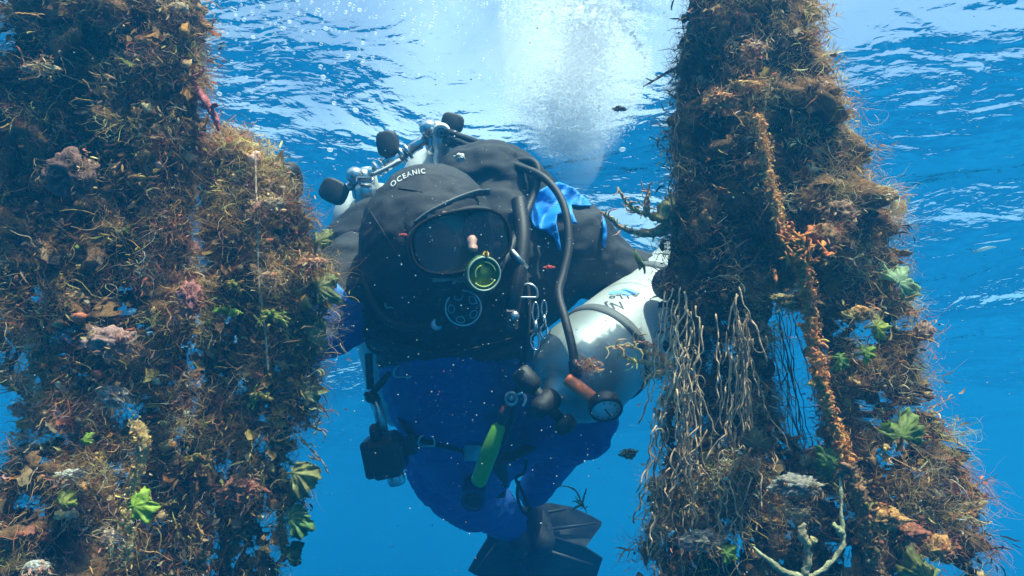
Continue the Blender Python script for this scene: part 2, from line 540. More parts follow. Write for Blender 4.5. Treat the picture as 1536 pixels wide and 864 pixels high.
def filaments(cen, nor, colr, typ, siz, per, g, parent, name='algae_growth'):
    VV, FF, CC = [], [], []
    cen = np.array(cen); nor = np.array(nor); colr = np.array(colr); typ = np.array(typ); siz = np.array(siz)
    VV, FF, CC = [], [], []; base_i = 0
    #       type: K points, length, width, curl, count factor
    for t, (K, ln, wd, curl, cf) in enumerate(((7, .018, .00048, .95, 1.0), (4, .011, .0019, .75, .5), (3, .0045, .0026, .6, .5))):
        idx = np.where(typ == t)[0]
        if not len(idx): continue
        rep = np.maximum(2, (per * cf * siz[idx] * g.uniform(.5, 1.5, len(idx)))).astype(int)
        I = np.repeat(idx, rep); n = len(I)
        spread = (.0065 if t == 0 else .008)
        p = cen[I] + g.normal(0, 1, (n, 3)) * spread * siz[I][:, None]
        bias = np.repeat(g.normal(0, .7, (len(idx), 3)), rep, axis=0)
        d = nor[I] * 0.9 + g.normal(0, .75, (n, 3)) + bias; d[:, 2] -= .12
        d /= np.linalg.norm(d, axis=1, keepdims=True)
        L = ln * siz[I] * g.uniform(.4, 1.5, n)
        W = wd * g.uniform(.6, 1.5, n)
        ax = g.normal(0, 1, (n, 3)); ax /= np.linalg.norm(ax, axis=1, keepdims=True)
        side = np.cross(d, ax); side /= np.linalg.norm(side, axis=1, keepdims=True) + 1e-9
        cw = g.normal(0, curl, n)[:, None]
        rows = []
        for k in range(K):
            f = k / (K - 1)
            wk = (W * ((1 - f) * .85 + .15 if t == 0 else (math.sin(math.pi * (.15 + .8 * f)) if t == 1 else 1 - .4 * f)))[:, None]
            rows.append(p - side * wk / 2); rows.append(p + side * wk / 2)
            d = d + np.cross(ax, d) * cw * (6 / K) * .55 + g.normal(0, .22, (n, 3)); d[:, 2] -= .05
            d /= np.linalg.norm(d, axis=1, keepdims=True)
            side = side - d * (side * d).sum(1, keepdims=True); side /= np.linalg.norm(side, axis=1, keepdims=True) + 1e-9
            p = p + d * (L / (K - 1))[:, None]
        V = np.stack(rows, 1).reshape(-1, 3)
        b = (np.arange(n) * 2 * K)[:, None, None]
        q = np.array([[2 * k, 2 * k + 1, 2 * k + 3, 2 * k + 2] for k in range(K - 1)])[None]
        F = (b + q).reshape(-1, 4) + base_i
        c = colr[I] * g.uniform(.65, 1.4, (n, 1)) * g.uniform(.88, 1.12, (n, 3))
        C = np.repeat(np.clip(c, 0, .8), 2 * K, axis=0)
        VV.append(V); FF.append(F); CC.append(C); base_i += len(V)
    V = np.concatenate(VV); F = np.concatenate(FF); C = np.concatenate(CC)
    me = bpy.data.meshes.new(name)
    me.vertices.add(len(V)); me.vertices.foreach_set('co', V.astype(np.float32).ravel())
    me.loops.add(F.size); me.loops.foreach_set('vertex_index', F.ravel().astype(np.int32))
    me.polygons.add(len(F)); me.polygons.foreach_set('loop_start', (np.arange(len(F)) * 4).astype(np.int32))
    me.polygons.foreach_set('use_smooth', np.ones(len(F), dtype=bool))
    me.update(calc_edges=True)
    ca = me.color_attributes.new('Col', 'FLOAT_COLOR', 'POINT')
    ca.data.foreach_set('color', np.concatenate([C, np.ones((len(C), 1))], 1).astype(np.float32).ravel())
    me.materials.append(M_FUZZ)
    o = bpy.data.objects.new(name, me); COL.objects.link(o)
    o.parent = parent; o.matrix_parent_inverse = Matrix.Translation(parent.location).inverted()
    o['kind'] = 'stuff'
    return len(F) * 2

NETS = {}
def build_nets():
    info = {
     'LA': ('overgrown_net', P(160, 900, .8), 'widest, darkest overgrown net, hanging along the left edge with pink crusts', 'fishing net'),
     'LB': ('overgrown_net', P(370, 900, .86), 'narrower round-topped overgrown net with olive tufts, just left of the diver', 'fishing net'),
     'R': ('overgrown_net', P(1200, 900, .83), 'overgrown net widening downwards on the right, with pale frayed twine and an orange crusted rope', 'fishing net')}
    tot = 0
    for key in ('LA', 'LB', 'R'):
        nm, loc, lab, cat = info[key]
        e = empty(nm, loc, lab, cat, 'overgrown nets hanging in the water')
        NETS[key] = e
        for si, nodes in enumerate(STR[key]): build_strand(key, si + {'LA': 0, 'LB': 10, 'R': 20}[key], nodes, e)
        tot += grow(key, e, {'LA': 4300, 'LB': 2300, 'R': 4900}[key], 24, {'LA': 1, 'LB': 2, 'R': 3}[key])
    print('growth tris', tot)
build_nets()

# ================================================================== the diver
M_BLACK = simple('black_neoprene', (0.016, 0.018, 0.021), 0.75, bump=0.6, bscale=900, var=0.35, vscale=30, dirt=(0.06, 0.062, 0.06), dirt_amt=0.35)
M_RUBBER = simple('black_rubber', (0.012, 0.012, 0.013), 0.6, bump=0.2, bscale=400, dirt=(0.05, 0.05, 0.045), dirt_amt=0.4)
M_PLASTIC = simple('black_plastic', (0.014, 0.014, 0.016), 0.35, bump=0.1, dirt=(0.05, 0.05, 0.05), dirt_amt=0.3)
M_BLUE = simple('blue_suit_fabric', (0.014, 0.075, 0.29), 0.6, bump=0.6, bscale=700, var=0.25, vscale=25)
M_BRIGHT = simple('bright_blue_fabric', (0.005, 0.24, 0.72), 0.55, bump=0.4, bscale=700, var=0.2, vscale=40)
M_SKIN = simple('skin', (0.50, 0.27, 0.20), 0.5, bump=0.3, bscale=600)
M_CHROME = simple('chromed_brass', (0.62, 0.64, 0.64), 0.22, metal=0.9, bump=0.15, bscale=200, dirt=(0.2, 0.2, 0.18), dirt_amt=0.6)
M_STEEL = simple('brushed_steel', (0.55, 0.57, 0.57), 0.35, metal=0.85, dirt=(0.15, 0.15, 0.13), dirt_amt=0.6)
M_TANKW = simple('white_enamel', (0.42, 0.45, 0.43), 0.35, bump=0.15, bscale=90, var=0.10, dirt=(0.25, 0.24, 0.18), dirt_amt=0.7, vscale=26)
M_ALU = simple('satin_aluminium', (0.34, 0.38, 0.36), 0.40, metal=0.5, bump=0.12, bscale=120, var=0.1, vscale=12, dirt=(0.34, 0.36, 0.33), dirt_amt=0.75)
M_WEB = simple('black_webbing', (0.020, 0.020, 0.022), 0.8, bump=0.8, bscale=1200, dirt=(0.05, 0.05, 0.04), dirt_amt=0.4)
M_GREYWEB = simple('grey_band', (0.10, 0.11, 0.11), 0.6, bump=0.4, bscale=500)
M_YG = simple('yellow_green_plastic', (0.20, 0.33, 0.035), 0.35, var=0.2, bump=0.2, dirt=(0.06, 0.08, 0.03), dirt_amt=0.5)
M_YGD = simple('dark_green_plastic', (0.05, 0.11, 0.03), 0.35, bump=0.2)
M_ORANGE = simple('orange_rubber', (0.85, 0.16, 0.03), 0.45, bump=0.2, dirt=(0.35, 0.1, 0.04), dirt_amt=0.5)
M_DIAL = simple('gauge_face', (0.62, 0.66, 0.66), 0.3, var=0.05)
M_INK = simple('dark_ink', (0.03, 0.03, 0.035), 0.5)
M_LOGO = simple('white_print', (0.55, 0.57, 0.56), 0.6)
M_GREEN = simple('lime_green_tube', (0.16, 0.42, 0.03), 0.4, var=0.2, dirt=(0.05, 0.12, 0.02), dirt_amt=0.4)
M_BLUEINK = simple('blue_print', (0.16, 0.40, 0.80), 0.5)
def lens_material():
    m, n, l, b = mat('mask_glass')
    b.inputs['Base Color'].default_value = (0.01, 0.012, 0.015, 1); b.inputs['Roughness'].default_value = 0.08
    tr = n.new('ShaderNodeBsdfTransparent'); mx = n.new('ShaderNodeMixShader'); mx.inputs[0].default_value = 0.25
    l.new(b.outputs[0], mx.inputs[1]); l.new(tr.outputs[0], mx.inputs[2]); l.new(mx.outputs[0], n['Material Output'].inputs['Surface'])
    return m
M_LENS = lens_material()

def capsule(mb, pts, rad, n=16, squash=1.0):
    """closed limb with rounded ends along a line of joints"""
    q = spline(pts, 5)
    R = []
    rr = [Vector((r, 0, 0)) for r in rad]
    R = [max(.002, v.x) for v in spline(rr, 5)]
    a0 = (q[0] - q[1]).normalized(); a1 = (q[-1] - q[-2]).normalized()
    pre, prr, post, por = [], [], [], []
    for k in range(4):
        t = math.pi / 2 * (k + .3) / 4.3
        pre.append(q[0] + a0 * R[0] * math.cos(t)); prr.append(R[0] * math.sin(t))
        post.insert(0, q[-1] + a1 * R[-1] * math.cos(t)); por.insert(0, R[-1] * math.sin(t))
    tube(mb, pre + q + post, prr + R + por, n, flat=squash)

def ellip(mb, c, ax, ay, az, rx, ry, rz, n=20):
    vs = []; fs = []
    for i in range(1, n // 2):
        t = math.pi * i / (n // 2)
        for k in range(n):
            a = 2 * math.pi * k / n
            vs.append(Vector(c) + ax * (rx * math.sin(t) * math.cos(a)) + ay * (ry * math.sin(t) * math.sin(a)) + az * (rz * math.cos(t)))
    top = len(vs); vs.append(Vector(c) + az * rz); vs.append(Vector(c) - az * rz)
    r = n // 2 - 1
    for i in range(r - 1):
        for k in range(n):
            fs.append((i * n + k, (i + 1) * n + k, (i + 1) * n + (k + 1) % n, i * n + (k + 1) % n))
    for k in range(n):
        fs.append((top, k, (k + 1) % n)); fs.append((top + 1, (r - 1) * n + (k + 1) % n, (r - 1) * n + k))
    mb.add(vs, fs)

def fuse(name, mb, mats, parent, voxel=0.007, smooth=8, pick=None, wrinkle=0.0, wscale=(14, 14, 14)):
    """melt overlapping closed shapes into one continuous skin"""
    me = bpy.data.meshes.new('tmp'); me.from_pydata(mb.v, [], mb.f); me.update()
    o = bpy.data.objects.new('tmp', me); COL.objects.link(o)
    r = o.modifiers.new('r', 'REMESH'); r.mode = 'VOXEL'; r.voxel_size = voxel
    s = o.modifiers.new('s', 'SMOOTH'); s.factor = 0.5; s.iterations = smooth
    dg = bpy.context.evaluated_depsgraph_get()
    m2 = bpy.data.meshes.new_from_object(o.evaluated_get(dg))
    bpy.data.objects.remove(o); bpy.data.meshes.remove(me)
    m2.name = name
    if wrinkle:
        n = len(m2.vertices); nor = np.zeros(n * 3, dtype=np.float32); m2.vertices.foreach_get('normal', nor); nor = nor.reshape(-1, 3)
        co = np.zeros(n * 3, dtype=np.float32); m2.vertices.foreach_get('co', co); co = co.reshape(-1, 3)
        for i in range(n):
            c = co[i]
            w = fbm(c[0] * wscale[0] + c[2] * 6, c[1] * wscale[1], c[2] * wscale[2] - c[0] * 5, 3)
            w = 1 - abs(w) * 5 if abs(w) < .2 else 0
            co[i] += nor[i] * (wrinkle * w + wrinkle * fbm(c[0] * 9, c[1] * 9, c[2] * 9, 2))
        m2.vertices.foreach_set('co', co.ravel()); m2.update()
    m2.materials.clear()
    for q in mats: m2.materials.append(q)
    m2.polygons.foreach_set('use_smooth', [True] * len(m2.polygons))
    if pick:
        m2.polygons.foreach_set('material_index', [pick(p.center, p.normal) for p in m2.polygons])
    o = bpy.data.objects.new(name, m2); COL.objects.link(o)
    if parent is not None:
        o.parent = parent; o.matrix_parent_inverse = Matrix.Translation(parent.location).inverted()
    return o

def inpoly(x, y, poly):
    c = False; j = len(poly) - 1
    for i in range(len(poly)):
        xi, yi = poly[i]; xj, yj = poly[j]
        if (yi > y) != (yj > y) and x < (xj - xi) * (y - yi) / (yj - yi) + xi: c = not c
        j = i
    return c

def pl(*a):
    """points from (px, py, depth)"""
    return [P(*q) for q in a]

person = empty('person', P(690, 640, 1.3), 'diver in dark hood and blue drysuit, facing the camera between the nets', 'person')
RV = Vector((1, 0, 0))
def rp(r, d): return r * d / FPX

def hit(tree, px, py, off=0.0):
    dirv = P(px, py, 1).normalized()
    loc, nor, idx, dist = tree.ray_cast(Vector((0, 0, 0)), dirv)
    if loc is None: return None
    return loc - dirv * off

def make_body():
    b = MB()
    # head, neck
    ellip(b, P(655, 365, .985), RV, UV, FV, .078, .105, .095)
    ellip(b, P(680, 425, .965), RV, UV, FV, .050, .055, .060)                 # jaw
    capsule(b, pl((702, 346, .905), (706, 358, .893), (710, 374, .884)), [.0045, .0058, .0082], 12)   # nose
    capsule(b, pl((655, 420, 1.02), (650, 490, 1.09)), [.070, .085])
    # shoulders and chest
    capsule(b, pl((545, 425, 1.09), (660, 460, 1.15), (790, 400, 1.16), (855, 375, 1.14)), [.070, .115, .105, .078])
    capsule(b, pl((680, 480, 1.17), (686, 560, 1.24), (695, 625, 1.32), (705, 668, 1.40)), [.138, .136, .128, .115])
    # image-left arm: down to the elbow, then up behind the net to the hand
    capsule(b, pl((535, 410, 1.08), (515, 455, 1.05), (470, 492, 1.01), (440, 490, .99)), [.066, .066, .052, .048])
    capsule(b, pl((440, 492, .99), (428, 430, .97), (418, 350, .94)), [.048, .042, .032])
    # image-right arm: out behind the steel bottle to the other net
    capsule(b, pl((860, 370, 1.13), (890, 395, 1.14), (935, 418, 1.16)), [.078, .062, .050])
    capsule(b, pl((930, 415, 1.16), (1010, 415, 1.22), (1055, 405, 1.08)), [.048, .038, .028])
    # image-left leg, trailing away
    capsule(b, pl((670, 665, 1.42), (672, 710, 1.50), (705, 745, 1.62), (735, 760, 1.72)), [.095, .080, .072, .060])
    capsule(b, pl((735, 760, 1.72), (765, 785, 1.9)), [.062, .048])
    # image-right leg: thigh forward, shin folded back
    capsule(b, pl((745, 655, 1.42), (800, 628, 1.32), (872, 628, 1.18)), [.095, .080, .064])
    capsule(b, pl((872, 634, 1.18), (845, 665, 1.45), (800, 735, 1.9)), [.062, .052, .045])
    def pick(c, n):
        x, y = px_of(c); d = c.dot(FV)
        if inpoly(x, y, [(640, 322), (735, 310), (745, 400), (715, 430), (650, 420)]) and d < .955: return 2
        if y > 535 + 0.1 * abs(x - 690) + 10 * noise.noise(Vector((x * .02, 0, 0))): return 1
        if x < 545 and y > 452: return 1
        return 0
    return fuse('body', b, [M_BLACK, M_BLUE, M_SKIN, M_BRIGHT], person, .0065, 5, pick, 0.0055, (10, 10, 30))
body = make_body()
from mathutils.bvhtree import BVHTree

def hand(cx, cy, d, up, across, fwd, name='glove', parent=person, s=1.0, mirror=1):
    """gloved hand: palm, four bent fingers of different length and a thumb from the side of the palm"""
    b = MB(); c = P(cx, cy, d); up = up.normalized(); ac = across.normalized() * mirror; fw = fwd.normalized()
    ellip(b, c, ac, up, fw, .044 * s, .050 * s, .020 * s, 14)
    capsule(b, [c - up * .085 * s, c - up * .03 * s], [.032 * s, .034 * s], 12)
    for k, (off, L) in enumerate(((-.033, .062), (-.011, .075), (.011, .070), (.032, .055))):
        a = c + ac * off * s + up * .035 * s
        p1 = a + (up * .8 + fw * .3) * L * .45 * s; p2 = p1 + (up * .35 + fw * .9) * L * .35 * s; p3 = p2 + (fw * .9 - up * .35) * L * .28 * s
        capsule(b, [a, p1, p2, p3], [.0125 * s, .0118 * s, .011 * s, .0095 * s], 10)
    t0 = c - ac * .030 * s - up * .025 * s
    capsule(b, [t0, t0 - ac * .028 * s + up * .022 * s + fw * .012 * s, t0 - ac * .036 * s + up * .052 * s + fw * .03 * s], [.017 * s, .014 * s, .012 * s], 10)
    return fuse(name, b, [M_RUBBER], parent, .0035, 3)
BTREE = BVHTree.FromPolygons([v.co for v in body.data.vertices], [tuple(p.vertices) for p in body.data.polygons])
hand(405, 322, .955, UV + RV * .1, RV, -FV)
hand(1072, 400, 1.0, RV * .8 + UV * .3, UV, -FV, mirror=-1, s=.85)
# thumb of the glove that shows beside the net
b = MB(); capsule(b, pl((392, 300, .90), (415, 292, .885), (430, 292, .875)), [.017, .016, .0125], 14)
fuse('thumb', b, [M_RUBBER], person, .003, 3)

def make_hood():
    b = MB()
    ellip(b, P(640, 360, 1.005), (RV * .98 + UV * .1).normalized(), UV, FV, .101, .112, .110, 28)
    capsule(b, pl((655, 400, 1.01), (655, 445, 1.05), (655, 470, 1.09)), [.088, .082, .100])
    o = fuse('hood', b, [M_BLACK], person, .006, 5, None, 0.0035, (12, 12, 22))
    return o
hood = make_hood()
hood_tree = BVHTree.FromPolygons([v.co for v in hood.data.vertices], [tuple(p.vertices) for p in hood.data.polygons])

def text_mesh(s, size, spacing=1.1):
    cu = bpy.data.curves.new('t', 'FONT'); cu.body = s; cu.size = size; cu.align_x = 'CENTER'; cu.space_character = spacing
    cu.resolution_u = 3; cu.offset = size * .012
    o = bpy.data.objects.new('t', cu); COL.objects.link(o)
    bpy.context.view_layer.update()
    me = bpy.data.meshes.new_from_object(o.evaluated_get(bpy.context.evaluated_depsgraph_get()))
    bpy.data.objects.remove(o)
    vs = [v.co.copy() for v in me.vertices]; fs = [tuple(p.vertices) for p in me.polygons]
    bpy.data.meshes.remove(me)
    return vs, fs
# the maker's word across the hood, following its curve
vs, fs = text_mesh('OCEANIC', 12, 1.25)
xs = [v.x for v in vs]; w = max(xs) - min(xs); mx0 = (max(xs) + min(xs)) / 2
out = []
for v in vs:
    t = (v.x - mx0) / w                         # -0.5 .. 0.5
    a = math.radians(28 - 22 * (t + .5) * 1.5)
    cx = 613 + t * 50; cy = 264.5 - 21 * (t + .0) + 24 * t * t
    dx = math.sin(-math.radians(30 - 26 * (t + .5))); dy = -math.cos(math.radians(30 - 26 * (t + .5)))
    q = hit(hood_tree, cx + dx * v.y * .85, cy + dy * v.y * .85, .0032)
    out.append(q or P(cx, cy, .95))
MB().add(out, fs).build('lettering', M_LOGO, person, smooth=False)

def ring_pts(c, ax, ay, rx, ry, n=36, power=2.6):
    o = []
    for k in range(n):
        a = 2 * math.pi * k / n
        ca, sa = math.cos(a), math.sin(a)
        o.append(Vector(c) + ax * (rx * abs(ca) ** (2 / power) * (1 if ca > 0 else -1)) + ay * (ry * abs(sa) ** (2 / power) * (1 if sa > 0 else -1)))
    return o
def closed_tube(mb, pts, r, n=8, mat=0):
    pts = [Vector(p) for p in pts]; N = len(pts); vs = []; fs = []; u = None
    for i in range(N):
        t = (pts[(i + 1) % N] - pts[i - 1]).normalized()
        if u is None: _, u, w = frame(t)
        u = (u - t * u.dot(t)).normalized(); w = t.cross(u)
        for k in range(n):
            a = 2 * math.pi * k / n
            vs.append(pts[i] + u * r * math.cos(a) + w * r * math.sin(a))
    for i in range(N):
        j = (i + 1) % N
        for k in range(n):
            fs.append((i * n + k, i * n + (k + 1) % n, j * n + (k + 1) % n, j * n + k))
    mb.add(vs, fs, None, mat); return mb

# mask: skirt, frame, two lens panes and a strap
mask_ax = (RV * .95 - UV * -.22 + FV * .25).normalized()
mask_ay = (UV * .95 - RV * .22).normalized()
mc = P(692, 362, .885)
fr_pts = ring_pts(mc, mask_ax, mask_ay, .068, .040)
mk = MB(); closed_tube(mk, fr_pts, .0022, 8)
frame_o = mk.build('mask_frame', simple('matt_mask_rubber', (.007, .007, .008), .95, spec=.15), person)
back = ring_pts(P(682, 366, .955), mask_ax, mask_ay, .078, .056)
mk = MB(); n = len(fr_pts); mk.add(fr_pts + back, [(i, (i + 1) % n, n + (i + 1) % n, n + i) for i in range(n)]); mk.build('mask_skirt', M_BLACK, person)
for s in (-1, 1):
    lp = ring_pts(mc + mask_ax * .033 * s, mask_ax, mask_ay, .029, .033, 24)
    mk = MB(); mk.add(lp, [tuple(range(24))]); mk.build('mask_lens', M_LENS, frame_o, smooth=False)
# grey strap sweeping over the hood and mask top
sp = []
for q in ((622, 336), (640, 322), (662, 310), (688, 298), (712, 290), (735, 288)):
    h_ = hit(hood_tree, *q, .006); sp.append(h_ if h_ else P(q[0], q[1], .95))
mk = MB(); tube(mk, spline(sp, 5), .0065, 8, flat=.35); mk.build('mask_strap', M_GREYWEB, person)
# wing of the buoyancy jacket behind the head and shoulders
b = MB()
capsule(b, pl((700, 265, 1.13), (748, 262, 1.13), (795, 310, 1.15), (815, 370, 1.18)), [.050, .055, .058, .06])
capsule(b, pl((590, 330, 1.12), (560, 350, 1.12), (530, 372, 1.12), (520, 400, 1.12)), [.05, .055, .05, .05])
capsule(b, pl((700, 290, 1.14), (750, 330, 1.12), (760, 380, 1.10)), [.05, .07, .06])
jacket = fuse('buoyancy_jacket', b, [M_BLACK], person, .006, 4, None, .005, (10, 10, 30))

class Trees:
    """the nearest of several surfaces"""
    def __init__(s, *t): s.t = t
    def ray_cast(s, o, d):
        r = [q for q in (t.ray_cast(o, d) for t in s.t) if q[0] is not None]
        return min(r, key=lambda q: q[3]) if r else (None,) * 4
WING = None
def panel(poly, name, m, parent, tree, off=.004, puff=.006, step=5.0):
    """a cloth panel lying over a surface, its outline given in pixels"""
    from mathutils.geometry import delaunay_2d_cdt
    pts = []; N = len(poly)
    for i in range(N):
        a, b_ = Vector(poly[i]), Vector(poly[(i + 1) % N]); k = max(1, int((b_ - a).length / step))
        pts += [a.lerp(b_, t / k) for t in range(k)]
    nb = len(pts); x0, x1 = min(p.x for p in pts), max(p.x for p in pts); y0, y1 = min(p.y for p in pts), max(p.y for p in pts)
    y = y0
    while y < y1:
        x = x0
        while x < x1:
            if inpoly(x, y, [(p.x, p.y) for p in pts[:nb]]): pts.append(Vector((x, y)))
            x += step
        y += step
    v, e, f, ov, oe, of = delaunay_2d_cdt(pts, [], [tuple(range(nb))], 1, .5)
    last = P(poly[0][0], poly[0][1], 1.1); out = []
    ds = []
    for p in v:
        h = hit(tree, p.x, p.y); ds.append(h.dot(FV) if h else None)
    good = [d for d in ds if d]; md = sum(good) / len(good)
    for p, d in zip(v, ds):
        if d is None: d = min(((p - v[i]).length, ds[i]) for i in range(len(v)) if ds[i])[1]
        w = noise.noise(Vector((p.x * .05 + p.y * .03, p.y * .04 - p.x * .02, 2))) + .5 * noise.noise(Vector((p.x * .16, p.y * .1, 7)))
        out.append(P(p.x, p.y, d - off - puff * (w + .6)))
    mk = MB(); mk.add(out, [tuple(q) for q in f]); o = mk.build(name, m, parent)
    sol = o.modifiers.new('thick', 'SOLIDIFY'); sol.thickness = .0025; sol.offset = 0
    return o

def strap(name, pts, wdt, m=M_WEB, parent=person, thick=.25, n=5):
    mk = MB(); tube(mk, spline(pl(*pts), n), wdt, 8, flat=thick); return mk.build(name, m, parent)
BTREE = Trees(BTREE, BVHTree.FromPolygons([v.co for v in jacket.data.vertices], [tuple(p.vertices) for p in jacket.data.polygons]))
panel([(794, 322), (797, 300), (806, 288), (822, 278), (838, 273), (860, 281), (882, 301), (888, 309), (868, 309), (857, 307), (860, 322), (867, 337), (858, 335), (846, 320), (836, 322), (834, 334), (838, 352), (842, 376), (838, 376), (832, 356), (820, 348), (800, 340)], 'shoulder_panel', M_BRIGHT, person, BTREE)
panel([(903, 322), (908, 333), (910, 350), (908, 372), (903, 366), (905, 345)], 'shoulder_panel', M_BRIGHT, person, BTREE)
panel([(504, 424), (516, 436), (528, 456), (515, 450), (500, 442)], 'shoulder_panel', M_BRIGHT, person, BTREE)

strap('waist_belt', ((604, 620, 1.20), (625, 655, 1.17), (690, 672, 1.18), (745, 690, 1.20), (790, 672, 1.22), (812, 650, 1.24)), .020)
strap('shoulder_strap', ((575, 420, 1.00), (596, 480, 1.01), (608, 545, 1.09), (612, 620, 1.20)), .018)
strap('shoulder_strap', ((770, 350, 1.02), (790, 430, 1.01), (790, 500, 1.02), (775, 590, 1.10), (755, 660, 1.18)), .019)
strap('chest_strap', ((560, 510, 1.00), (640, 530, 1.01), (720, 525, 1.01), (800, 500, 1.02)), .015)
strap('crotch_strap', ((745, 690, 1.20), (752, 715, 1.30), (748, 745, 1.42)), .014)
# corrugated inflator hose, D-rings, buckle and hood seam
q = spline(pl((778, 300, 1.04), (784, 350, 1.0), (780, 400, .975), (772, 440, .965), (766, 470, .97)), 22)
mk = MB(); tube(mk, q, [.0125 if i % 2 else .0098 for i in range(len(q))], 12); mk.build('corrugated_hose', M_RUBBER, person)
mk = MB(); rbox(mk, P(766, 480, .965), RV, UV, FV, .022, .036, .024, .25); ib = mk.build('inflator_block', M_PLASTIC, person, smooth=False)
mk = MB(); lathe(mk, P(772, 474, .950), FV, [(0, .0001), (0, .006), (.006, .007)], 12); mk.build('inflator_button', M_STEEL, ib)
for (x, y, d) in ((592, 455, .985), (792, 440, .985), (604, 560, 1.07), (640, 664, 1.15)):
    mk = MB(); closed_tube(mk, [P(x, y, d) + RV * (.014 * math.cos(t)) + UV * (max(-.006, .014 * math.sin(t))) for t in [6.283 * k / 24 for k in range(24)]], .0018, 6); mk.build('d_ring', M_STEEL, person)
mk = MB(); rbox(mk, P(712, 678, 1.165), RV, UV, FV, .040, .030, .008, .3); mk.build('belt_buckle', M_STEEL, person)
for seam in (((598, 282), (640, 290), (690, 312), (735, 350)), ((545, 300), (570, 340), (600, 385), (640, 415))):
    pp = [hit(hood_tree, *s_, .0008) for s_ in [tuple(v)[:2] for v in spline([Vector((a, b_, 0)) for a, b_ in seam], 6)]]
    pp = [v for v in pp if v]
    if len(pp) > 3: mk = MB(); tube(mk, pp, .0011, 5); mk.build('seam', M_WEB, hood)
# thin cords hanging from the belt
for pts in (((790, 690, 1.2), (786, 708, 1.21), (774, 718, 1.22), (782, 735, 1.23), (795, 762, 1.24)), ((778, 722, 1.22), (776, 745, 1.23), (786, 770, 1.24), (796, 763, 1.24))):
    mk = MB(); tube(mk, spline(pl(*pts), 5), .0028, 6); mk.build('cord', M_WEB, person)

# fins
def fin(poly, d, tilt, name='fin'):
    mk = MB(); N = len(poly)
    f = [P(x, y, d + tilt * (y - 800)) for x, y in poly]
    bkk = [p + FV * .012 for p in f]
    c0 = sum(f, Vector()) / N; c1 = c0 + FV * .012
    vs = f + bkk + [c0, c1]
    fs = [(2 * N, i, (i + 1) % N) for i in range(N)] + [(2 * N + 1, N + (i + 1) % N, N + i) for i in range(N)] + [(i, N + i, N + (i + 1) % N, (i + 1) % N) for i in range(N)]
    mk.add(vs, fs)
    o = mk.build(name, M_RUBBER, person, smooth=False)
    return o
def rib(parent, a, b_, r=.008):
    mk = MB(); tube(mk, [a, b_], [r, r * .5], 6); mk.build('rib', M_RUBBER, parent)
f1 = fin([(740, 788), (770, 768), (803, 758), (826, 756), (858, 762), (889, 776), (903, 784), (901, 790), (879, 820), (840, 842), (780, 845)], 2.02, -.001)
for a, b2 in (((770, 800), (893, 783)), ((775, 775), (850, 762))): rib(f1, P(*a, 2.02) - FV * .01, P(*b2, 2.02) - FV * .01)
f2 = fin([(729, 792), (731, 808), (716, 832), (702, 856), (712, 862), (740, 874), (790, 905), (850, 925), (888, 900), (896, 862), (904, 838), (876, 820), (810, 800)], 1.94, .0006)
for a, b2 in (((745, 815), (712, 858)), ((790, 815), (890, 845)), ((770, 815), (800, 890))): rib(f2, P(*a, 1.93) - FV * .01, P(*b2, 1.93) - FV * .015)
for a in ((765, 785, 1.93), (800, 780, 1.95)):
    b = MB(); capsule(b, [P(*a), P(a[0] + 10, a[1] + 30, a[2] - .03)], [.052, .045], 12); fuse('boot', b, [M_RUBBER], person, .007, 3)

# ------------------------------------------------------------------ the twin cylinders on the diver's back
twin = empty('twin_cylinders', P(610, 280, 1.3), 'pair of pale cylinders with chrome valves and black knobs behind the diver’s hood', 'scuba tanks')
ax_t = (P(700, 690, 1.85) - P(662, 262, 1.27)).normalized()
def cyl_prof(r, L):
    return [(-.052, .0001), (-.052, .016), (-.02, .018), (-.010, .026), (0, .034)] + [(.075 - .075 * math.cos(t), r * (.38 + .62 * math.sin(t))) for t in [math.pi / 2 * k / 8 for k in range(1, 9)]] + [(L, r), (L + .03, r * .85), (L + .035, .0001)]
for c in ((556, 292, 1.27), (662, 232, 1.27)):
    mk = MB(); lathe(mk, P(*c), ax_t, cyl_prof(.086, .58), 32); mk.build('cylinder', M_TANKW, twin)
def bar(mk, a, b_, r, n=12, m=0): tube(mk, [a, b_], r, n, mat=m)
for (x, y, rx) in ((545, 268, .017), (655, 197, .017)):
    mk = MB()
    capsule(mk, pl((x, y + 22, 1.225), (x, y, 1.215)), [.021, rx + .003], 14)
    ellip(mk, P(x - 12, y - 4, 1.20), RV, UV, FV, .017, .017, .017, 14)
    mk.build('valve', M_CHROME, twin)
mk = MB()
tube(mk, pl((538, 270, 1.215), (566, 253, 1.21)), .0095, 12); tube(mk, pl((572, 250, 1.21), (606, 231, 1.21)), .013, 12)
tube(mk, pl((606, 231, 1.21), (650, 200, 1.215)), .0095, 12)
for q in ((566, 253), (574, 248), (604, 232), (612, 227)):
    a = P(*q, 1.21); dr = (P(650, 200, 1.215) - P(538, 270, 1.215)).normalized(); bar(mk, a - dr * .003, a + dr * .003, .0155)
mk.build('manifold', M_CHROME, twin)
